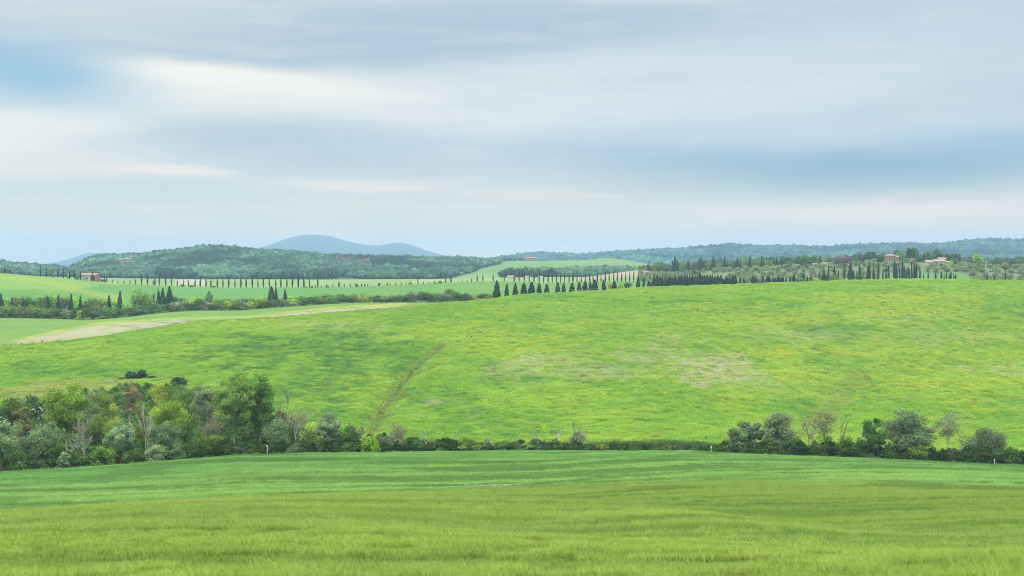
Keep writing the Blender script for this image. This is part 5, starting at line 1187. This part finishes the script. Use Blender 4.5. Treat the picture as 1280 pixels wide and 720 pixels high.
# ------------------------------------------------------------------ houses
M_WALLW = plain_mat('white_plaster', (0.40, 0.375, 0.32), nscale=0.6, amp=0.12); M_WALLP = plain_mat('pink_plaster', (0.23, 0.155, 0.12), nscale=0.6, amp=0.15)
M_WALLS = plain_mat('stone_wall', (0.28, 0.235, 0.19), nscale=0.9, amp=0.25); M_ROOF = plain_mat('roof_tiles', (0.24, 0.14, 0.10), nscale=1.6, amp=0.3); M_ROOFP = plain_mat('faded_roof_tiles', (0.27, 0.19, 0.155), nscale=1.6, amp=0.25)
M_WALLD = plain_mat('weathered_stone', (0.22, 0.20, 0.17), nscale=0.9, amp=0.3); M_ROOFD = plain_mat('old_grey_tiles', (0.24, 0.20, 0.18), nscale=1.6, amp=0.3)
M_DARK = plain_mat('dark_opening', (0.035, 0.03, 0.028), amp=0.1); M_SHUT = plain_mat('brown_shutter', (0.09, 0.055, 0.04), amp=0.2); M_BRICK = plain_mat('red_brick', (0.30, 0.14, 0.10), nscale=1.5, amp=0.3)

def boxg(g, x0, x1, y0, y1, z0, z1):
    V = [(x0, y0, z0), (x1, y0, z0), (x1, y1, z0), (x0, y1, z0), (x0, y0, z1), (x1, y0, z1), (x1, y1, z1), (x0, y1, z1)]
    g.add(V, [(0, 3, 2, 1), (4, 5, 6, 7), (0, 1, 5, 4), (1, 2, 6, 5), (2, 3, 7, 6), (3, 0, 4, 7)])

def block(root, x0, x1, y0, y1, hgt, rise, wall, roof, wins=(), doors=(), over=0.35, hip=False):
    """one volume: wall (with gables), roof, windows, doors as meshes of their own; front faces the viewer (y0)"""
    g = Geo(); boxg(g, x0, x1, y0, y1, -2.0, hgt)
    ym = (y0 + y1) / 2
    if not hip:
        g.add([(x0, y0, hgt), (x0, y1, hgt), (x0, ym, hgt + rise), (x0, ym, hgt + rise)], [(0, 1, 2, 3)][:0] or np.zeros((0, 4), int))
        g.add([(x0 + .02, y0 + .02, hgt - .01), (x0 + .02, y1 - .02, hgt - .01), (x0 + .02, ym + .1, hgt + rise - .1), (x0 + .02, ym - .1, hgt + rise - .1), (x1 - .02, y0 + .02, hgt - .01), (x1 - .02, y1 - .02, hgt - .01), (x1 - .02, ym + .1, hgt + rise - .1), (x1 - .02, ym - .1, hgt + rise - .1)], [(0, 3, 2, 1), (4, 5, 6, 7)])
    link('wall', g.mesh('wall', wall), root)
    g = Geo(); t = 0.22; ins = (x1 - x0) * 0.28 if hip else -over
    a, b = x0 - over, x1 + over; c, d = y0 - over, y1 + over; e = hgt + 0.03; tp = hgt + rise + 0.05
    g.add([(a, c, e), (b, c, e), (b, d, e), (a, d, e), (x0 + ins, ym, tp), (x1 - ins, ym, tp), (a, c, e + t), (b, c, e + t), (b, d, e + t), (a, d, e + t), (x0 + ins, ym, tp + t), (x1 - ins, ym, tp + t)],
          [(6, 7, 11, 10), (8, 9, 10, 11), (7, 8, 11, 11), (9, 6, 10, 10), (0, 1, 7, 6), (1, 2, 8, 7), (2, 3, 9, 8), (3, 0, 6, 9), (1, 0, 4, 5), (3, 2, 5, 4)][:2] + [(0, 1, 7, 6), (1, 2, 8, 7), (2, 3, 9, 8), (3, 0, 6, 9), (1, 0, 4, 5), (3, 2, 5, 4)])
    V = np.array([(b, c, e + t), (b, d, e + t), (x1 - ins, ym, tp + t), (a, d, e + t), (a, c, e + t), (x0 + ins, ym, tp + t)])
    V = np.insert(V, [3, 6], [V[2] + (0, 1e-3, 0), V[5] + (0, 1e-3, 0)], 0)
    g.add(V, [(0, 1, 3, 2), (4, 5, 7, 6)])
    link('roof', g.mesh('roof', roof), root)
    for nm, lst, mt in (('window', wins, M_DARK), ('door', doors, M_SHUT)):
        for (xa, xb, za, zb) in lst:
            g = Geo(); boxg(g, xa, xb, y0 - 0.06, y0 + 0.1, za, zb); link(nm, g.mesh(nm, mt), root)

def house(px, d, label, cat='house', base=None, name='farmhouse'):
    p = put(px, d)
    if base is not None: p[2] = ZC - (base - HY) / F * d
    root = link(name, None, loc=p); return tag(root, label, cat)

h = house(112.5, 893, 'pale farmhouse with red tiled roof and dark open bay by the cypress road', base=350.7)
block(h, -6, 1.2, -3, 3, 4.0, 1.3, M_WALLW, M_ROOF, wins=[(-3.6, -2.9, 1.0, 3.2), (-0.9, -0.2, 1.2, 3.0)], doors=[(-2.2, -1.3, 0, 2.8)])
block(h, 1.2, 6, -3.4, 2.6, 3.9, 1.2, M_BRICK, M_ROOF, wins=[(1.7, 4.9, 0.1, 3.2)])
h = house(127, 893, 'low roofless pink brick outbuilding beside the roadside farmhouse', 'ruin', base=351.6, name='brick_outbuilding')
g = Geo(); g.add([(-3, -1, -1), (3, -1, -1), (3, -1, 1.0), (-3, -1, 2.7), (-3, 1, -1), (3, 1, -1), (3, 1, 1.0), (-3, 1, 2.7)], [(0, 1, 2, 3), (5, 4, 7, 6), (1, 5, 6, 2), (4, 0, 3, 7), (3, 2, 6, 7)]); link('wall', g.mesh('wall', M_WALLP), h)
g = Geo(); boxg(g, 0.2, 1.8, -1.06, -0.9, 0, 1.2); link('door', g.mesh('door', M_DARK), h)
h = house(1114.5, 1010, 'pink villa with hipped roof on the crown of the olive hill', name='villa', base=325.2, cat='villa')
block(h, -4.6, 2.6, -4, 4, 3.7, 0.9, M_WALLP, M_ROOFP, wins=[(-3.4, -2.7, 2.3, 3.2), (-1.2, -0.5, 2.3, 3.2), (1.0, 1.7, 2.3, 3.2), (-3.4, -2.7, 0.5, 1.5), (1.0, 1.7, 0.5, 1.5)], doors=[(-1.3, -0.4, 0, 1.7)], hip=True)
block(h, 2.6, 5.2, -3, 3, 2.6, 0.8, M_WALLP, M_ROOFP, wins=[(3.6, 4.2, 1.2, 2.0)])
h = house(1172, 985, 'rambling stone farm with white wing and faded roofs below the windbreak', base=333.2)
block(h, -10, -3.4, -3, 3, 2.6 + 1.2, 1.3, M_WALLW, M_ROOFP, wins=[(-8.6, -7.8, 2.0, 3.0), (-5.6, -4.8, 2.0, 3.0)], doors=[(-7.2, -6.2, 0.0, 2.2)])
block(h, -3.4, 5.0, -4, 3.4, 4.2, 1.4, M_WALLS, M_ROOFP, wins=[(-2.4, -1.6, 2.4, 3.4), (0.2, 2.6, 0, 2.3)], doors=[(3.4, 4.3, 0, 2.2)])
block(h, 1.2, 7.2, 0, 6, 6.0, 1.3, M_WALLP, M_ROOF, wins=[(5.4, 6.1, 3.6, 4.8)])
block(h, 5.0, 8.6, -3, 3, 3.4, 1.0, M_WALLS, M_ROOFP, wins=[(6.2, 6.9, 1.4, 2.4)])
h = house(663, 2185, 'far pink farmhouse with red roof among trees on the hill field', base=326.3)
block(h, -8.5, 8.5, -5, 5, 5.2, 2.0, M_WALLP, M_ROOF, wins=[(-6, -4.6, 3, 4.6), (-1, 0.4, 3, 4.6), (4, 5.4, 3, 4.6)], doors=[(-1.2, 0.6, 0, 2.4)])
h = house(640, 1360, 'long pale shed with pink roof behind the avenue', 'shed', base=347.8, name='long_shed')
block(h, -5.5, 3, -3, 3, 1.7, 1.2, M_WALLS, M_ROOFP, wins=[(-3, -2, 0.6, 1.3)], doors=[(0, 1.6, 0, 1.6)])
h = house(659, 1360, 'small pale shed between two dark trees behind the avenue', 'shed', base=347.6, name='long_shed')
block(h, -3.5, 3.5, -3, 3, 1.5, 1.0, M_WALLS, M_ROOFP, doors=[(-1, 0.6, 0, 1.4)])
h = house(676.5, 1370, 'pink roofed shed furthest along behind the avenue', 'shed', base=348, name='long_shed')
block(h, -3, 3, -3, 3, 1.5, 1.0, M_WALLP, M_ROOFP, doors=[(-1, 0.6, 0, 1.4)])
for px, w, lab in ((645, 7, 'dark tree beside the long pale shed'), (666, 9, 'dark tree between the sheds behind the avenue')):
    far_tree('shed_tree', px, None, 339.5, w, ROUND['dark'], T_TREE, lab, 'tree', None, 1350.0)
h = house(806.3, 1192, 'small pinkish cottage at the head of the pink field', 'cottage', base=334.5, name='field_cottage')
block(h, -1.1, 1.1, -3, 3, 2.2, 0.8, M_WALLP, M_ROOFP, wins=[(-0.4, 0.4, 1.0, 1.7)])
h = house(1031, 1085, 'white house with red roof half hidden past the last umbrella pine', base=331.5)
block(h, -3.5, 2.5, -3, 3, 1.3, 0.9, M_WALLW, M_ROOF, wins=[(-2.4, -1.7, 0.4, 1.0), (0.6, 1.3, 0.4, 1.0)])
h = house(1018.5, 1080, 'small white house glimpsed under the widest umbrella pine', base=331.8)
block(h, -1.6, 1.6, -3, 3, 1.3, 0.6, M_WALLW, M_ROOFP, wins=[(-0.6, 0.1, 0.5, 1.0)])
for px, base, w, top, lab in ((152.5, 326.3, 6.5, 2.2, 'grey stone house of the forest hamlet, lower one'), (160.5, 325.8, 7, 2.4, 'grey stone house of the forest hamlet, higher one')):
    h = house(px, 1700, lab, base=base, name='hamlet_house')
    block(h, -w / 2, w / 2, -3, 3, top, 1.2, M_WALLD, M_ROOFD, wins=[(-1.6, -0.6, 0.6, 1.6), (1, 2, 0.6, 1.6)])
# pale pole on the crest
p = put(1232.3, 960.0); o = link('utility_pole', None, loc=p); tag(o, 'pale straight utility pole beside the bright green tree', 'pole')
g = Geo(); tube(g, [(0, 0, -1), (0, 0, 7.4)], [0.34, 0.24], 8); link('mast', g.mesh('mast', plain_mat('pale_concrete', (0.5, 0.5, 0.47), amp=0.1), True), o)
g = Geo(); boxg(g, -0.8, 0.8, -0.08, 0.08, 6.7, 6.9); link('crossarm', g.mesh('crossarm', M_BARK), o)
# wire fence at the crest conifers
fx = np.linspace(716, 752, 10); fe = link('wire_fence', None, loc=put(734, float(at_line(Rd, 734)) + 1)); tag(fe, 'low wire fence under the crest conifers before the dark belt', 'fence')
base = np.array(fe.location)
pts = [put(q, float(at_line(Rd, q)) + 1) - base for q in fx]
for q in pts:
    g = Geo(); tube(g, [q + [0, 0, -0.4], q + [0, 0, 1.5]], 0.08, 6); link('fence_post', g.mesh('fence_post', M_BARKP, True), fe)
for zz in (0.7, 1.4):
    g = Geo(); tube(g, [q + [0, 0, zz] for q in pts], 0.03, 4); link('wire', g.mesh('wire', plain_mat('wire_grey', (0.3, 0.3, 0.3)), True), fe)

# ------------------------------------------------------------------ air
hz = Geo(); boxg(hz, -10500, 10500, -900, 11800, -60, 300)
mh, nt, N, L = new_mat('haze_air')
out = N.new('ShaderNodeOutputMaterial'); pv = N.new('ShaderNodeVolumePrincipled')
pv.inputs['Density'].default_value = 0.00014; pv.inputs['Color'].default_value = (0.37, 0.52, 0.66, 1); pv.inputs['Anisotropy'].default_value = 0.0
L.new(pv.outputs[0], out.inputs['Volume'])
ho = link('haze', hz.mesh('haze', mh)); tag(ho, 'pale blue air thickening with distance', None, None, 'stuff')

# ------------------------------------------------------------------ sky
SUN_EL, SUN_AZ = 52.0, 215.0         # azimuth clockwise from the view direction: behind the photographer, over the left shoulder
w = bpy.data.worlds.new('World'); scene.world = w; w.use_nodes = True
nt = w.node_tree; N, L = nt.nodes, nt.links; N.clear()
wo = N.new('ShaderNodeOutputWorld'); bg = N.new('ShaderNodeBackground'); bg.inputs['Strength'].default_value = 0.1
sky = N.new('ShaderNodeTexSky'); sky.sky_type = 'NISHITA'; sky.sun_disc = False
sky.sun_elevation = R(SUN_EL); sky.sun_rotation = R(SUN_AZ); sky.air_density = 1.0; sky.dust_density = 1.5; sky.ozone_density = 1.5
tc = N.new('ShaderNodeTexCoord')
sx = N.new('ShaderNodeSeparateXYZ'); L.new(tc.outputs['Generated'], sx.inputs[0])
def mth(op, a, b=None, c=None, clamp=False):
    n = N.new('ShaderNodeMath'); n.operation = op; n.use_clamp = clamp
    for i, v in enumerate((a, b, c)):
        if v is None: continue
        if isinstance(v, (int, float)): n.inputs[i].default_value = v
        else: L.new(v, n.inputs[i])
    return n.outputs[0]
az = mth('MULTIPLY', mth('ARCTAN2', sx.outputs['X'], sx.outputs['Y']), 57.2958)
el = mth('MULTIPLY', mth('ARCSINE', sx.outputs['Z']), 57.2958)
cv = N.new('ShaderNodeCombineXYZ'); L.new(az, cv.inputs['X']); L.new(el, cv.inputs['Y'])
def noise(scale, sxy, det, off=0.0):
    mp = N.new('ShaderNodeMapping'); mp.inputs['Scale'].default_value = (sxy[0], sxy[1], 1); mp.inputs['Location'].default_value = (off, off * 0.7, off)
    mp.inputs['Rotation'].default_value = (0, 0, R(4))
    L.new(cv.outputs[0], mp.inputs[0])
    n = N.new('ShaderNodeTexNoise'); n.inputs['Scale'].default_value = scale; n.inputs['Detail'].default_value = det; n.inputs['Roughness'].default_value = 0.52
    L.new(mp.outputs[0], n.inputs['Vector'])
    return n
wn = noise(1.0, (0.10, 0.30), 3, 3.0)
wv = N.new('ShaderNodeVectorMath'); wv.operation = 'SUBTRACT'; L.new(wn.outputs['Color'], wv.inputs[0]); wv.inputs[1].default_value = (0.5, 0.5, 0.5)
wm_ = N.new('ShaderNodeVectorMath'); wm_.operation = 'MULTIPLY'; L.new(wv.outputs[0], wm_.inputs[0]); wm_.inputs[1].default_value = (4.0, 1.1, 0)
wp = N.new('ShaderNodeVectorMath'); wp.operation = 'ADD'; L.new(cv.outputs[0], wp.inputs[0]); L.new(wm_.outputs[0], wp.inputs[1])
K = 10.0                              # cloud radiance, against the Background strength of 0.1
def L10(r_, g_, b_, k=1.0): return tuple(float(v) * K * k for v in lin((r_, g_, b_))) + (1.0,)
cur = N.new('ShaderNodeRGB'); cur.outputs[0].default_value = L10(206, 220, 230); cur = cur.outputs[0]
def over(cur, col, fac):
    m = N.new('ShaderNodeMix'); m.data_type = 'RGBA'; L.new(fac, m.inputs['Factor'])
    L.new(cur, m.inputs[6])
    if isinstance(col, tuple): m.inputs[7].default_value = col
    else: L.new(col, m.inputs[7])
    return m.outputs[2]
def az_of(px): return math.degrees(math.atan((px - CX) / F))
def el_of(px, py): return math.degrees(math.atan((HY - py) / F * math.cos(math.atan((px - CX) / F))))
def patch(px, py, rx, ry, amt, tilt=0.0, soft=(0.0, 1.0)):
    s = N.new('ShaderNodeVectorMath'); s.operation = 'SUBTRACT'; L.new(wp.outputs[0], s.inputs[0]); s.inputs[1].default_value = (az_of(px), el_of(px, py), 0)
    q = N.new('ShaderNodeVectorRotate'); q.rotation_type = 'Z_AXIS'; q.inputs['Angle'].default_value = R(tilt); L.new(s.outputs[0], q.inputs['Vector'])
    dv = N.new('ShaderNodeVectorMath'); dv.operation = 'DIVIDE'; L.new(q.outputs[0], dv.inputs[0]); dv.inputs[1].default_value = (rx / F * 57.3, ry / F * 57.3, 1)
    ln_ = N.new('ShaderNodeVectorMath'); ln_.operation = 'LENGTH'; L.new(dv.outputs[0], ln_.inputs[0])
    mr = N.new('ShaderNodeMapRange'); mr.interpolation_type = 'SMOOTHSTEP'; mr.inputs['From Min'].default_value = soft[0]; mr.inputs['From Max'].default_value = soft[1]; mr.inputs['To Min'].default_value = amt; mr.inputs['To Max'].default_value = 0.0
    L.new(ln_.outputs['Value'], mr.inputs['Value'])
    return mr.outputs[0]
# broad streaky sheet of cloud
bn = noise(1.0, (0.035, 0.16), 6, 11.0)
cur = over(cur, L10(188, 206, 222), mth('MULTIPLY', mth('SMOOTH_MIN', mth('MULTIPLY_ADD', bn.outputs['Fac'], 5.0, -2.3, True), 1.0, 0.1), 0.6))
cur = over(cur, L10(226, 233, 238), mth('MULTIPLY_ADD', noise(1.0, (0.05, 0.22), 6, 37.0).outputs['Fac'], 4.0, -2.2, True))
for px, py, rx, ry, col, amt, tl in (
        (480, 55, 620, 62, (177, 198, 216), 0.95, -2), (700, 40, 500, 40, (176, 198, 217), 0.9, 0), (60, 10, 330, 34, (210, 220, 228), 0.6, 0), (1200, 20, 420, 50, (190, 207, 226), 0.7, 0),
        (60, 165, 260, 62, (246, 245, 240), 0.95, -6), (290, 100, 210, 26, (255, 250, 242), 1.0, 5), (420, 125, 280, 36, (248, 246, 241), 0.95, 3), (640, 120, 420, 48, (236, 238, 240), 0.9, -2), (900, 90, 460, 60, (212, 224, 236), 0.7, -4),
        (330, 178, 300, 40, (188, 203, 217), 0.8, 3), (640, 190, 300, 36, (194, 209, 223), 0.6, 0), (205, 213, 90, 9, (232, 234, 236), 0.8, 4), (450, 232, 110, 12, (222, 229, 234), 0.7, 0),
        (80, 250, 420, 36, (190, 216, 228), 0.55, 0), (300, 290, 700, 36, (208, 222, 231), 0.55, 0), (680, 243, 160, 12, (212, 224, 232), 0.6, 0), (1100, 268, 330, 30, (214, 225, 236), 0.85, -1), (1200, 300, 400, 24, (206, 220, 232), 0.5, 0)):
    cur = over(cur, L10(*col), patch(px, py, rx * 1.3, ry * 1.3, min(1, amt * 1.15), tl, (0.1, 1.0)))
fn = noise(1.0, (0.16, 1.1), 9, 71.0)
cur = over(cur, L10(238, 240, 240), mth('MULTIPLY', mth('MULTIPLY_ADD', fn.outputs['Fac'], 4.0, -2.0, True), 0.38))
fd = noise(1.0, (0.12, 0.75), 9, 93.0)
cur = over(cur, L10(178, 197, 214), mth('MULTIPLY', mth('MULTIPLY_ADD', fd.outputs['Fac'], 4.0, -2.1, True), 0.3))
for px, py, rx, ry, col, amt, tl in ((275, 92, 190, 17, (255, 252, 246), 0.8, 4), (400, 112, 190, 20, (250, 249, 244), 0.7, 5), (60, 150, 150, 26, (250, 249, 244), 0.6, -4), (205, 213, 110, 8, (240, 236, 234), 0.8, 3), (450, 233, 130, 8, (236, 234, 234), 0.6, 2), (1090, 264, 220, 13, (226, 231, 238), 0.7, -1), (690, 246, 190, 8, (222, 228, 234), 0.6, -1), (930, 128, 330, 26, (220, 228, 238), 0.5, -5)):
    cur = over(cur, L10(*col), patch(px, py, rx, ry, amt, tl, (0.25, 1.0)))
# openings where the sky itself shows
def thin(k):
    n = N.new('ShaderNodeVectorMath'); n.operation = 'MULTIPLY'; L.new(sky.outputs[0], n.inputs[0]); n.inputs[1].default_value = k
    return n.outputs[0]
for px, py, rx, ry, amt, tl in ((40, 92, 170, 52, 0.95, 4), (1120, 208, 430, 42, 0.82, -2), (900, 202, 300, 26, 0.4, 2)):
    cur = over(cur, thin((1.1, 1.36, 1.48) if px < 400 else (0.45, 0.71, 1.0)), patch(px, py, rx * 1.2, ry * 1.2, amt, tl))
# overall tint, then a warm glow added low down to offset the blue haze
wb = N.new('ShaderNodeVectorMath'); wb.operation = 'MULTIPLY'; L.new(cur, wb.inputs[0]); wb.inputs[1].default_value = (1.01, 0.99, 0.955); cur = wb.outputs[0]
hb = N.new('ShaderNodeMapRange'); hb.interpolation_type = 'SMOOTHSTEP'; hb.inputs['From Min'].default_value = 0.0; hb.inputs['From Max'].default_value = 6.0; hb.inputs['To Min'].default_value = 1.0; hb.inputs['To Max'].default_value = 0.0
L.new(el, hb.inputs['Value'])
hm = N.new('ShaderNodeMix'); hm.data_type = 'RGBA'; hm.blend_type = 'MULTIPLY'; L.new(hb.outputs[0], hm.inputs['Factor']); L.new(cur, hm.inputs[6]); hm.inputs[7].default_value = (1.72, 1.17, 0.72, 1)
cur = hm.outputs[2]
# overcast brightens towards the zenith, above the picture
zb = N.new('ShaderNodeMapRange'); zb.interpolation_type = 'SMOOTHSTEP'; zb.inputs['From Min'].default_value = 13; zb.inputs['From Max'].default_value = 55; zb.inputs['To Min'].default_value = 1.0; zb.inputs['To Max'].default_value = 6.6
L.new(el, zb.inputs['Value'])
br = N.new('ShaderNodeVectorMath'); br.operation = 'SCALE'; L.new(cur, br.inputs[0]); L.new(zb.outputs[0], br.inputs['Scale'])
L.new(br.outputs[0], bg.inputs['Color']); L.new(bg.outputs[0], wo.inputs[0])

sd = bpy.data.lights.new('sun', 'SUN'); sd.energy = 1.5; sd.angle = R(14); sd.color = (1.0, 0.95, 0.87)
so = bpy.data.objects.new('sun', sd); COL.objects.link(so)
so.rotation_euler = (R(90 - SUN_EL), 0, -R(SUN_AZ) + math.pi)      # points from the sun towards the ground
so.location = (0, 0, 300)

# ------------------------------------------------------------------ camera and render settings
cd = bpy.data.cameras.new('camera'); cam = bpy.data.objects.new('camera', cd); COL.objects.link(cam)
cam.location = (0, 0, ZC); cam.rotation_euler = (R(90), 0, 0)
cd.sensor_width = 36.0; cd.lens = 36.0 * F / 1280.0; cd.shift_y = (HY - 360.0) / 1280.0
cd.clip_start = 0.3; cd.clip_end = 60000
scene.camera = cam
vs = scene.view_settings; vs.view_transform = 'Standard'; vs.look = 'None'; vs.exposure = 0.0; vs.gamma = 1.0
scene.render.engine = 'CYCLES'
cy = scene.cycles
cy.max_bounces = 6; cy.diffuse_bounces = 4; cy.transmission_bounces = 4; cy.volume_bounces = 1; cy.transparent_max_bounces = 8
cy.use_denoising = True; cy.denoising_prefilter = 'NONE'; cy.filter_width = 1.1; cy.denoising_input_passes = 'RGB_ALBEDO_NORMAL'; cy.sample_clamp_indirect = 8
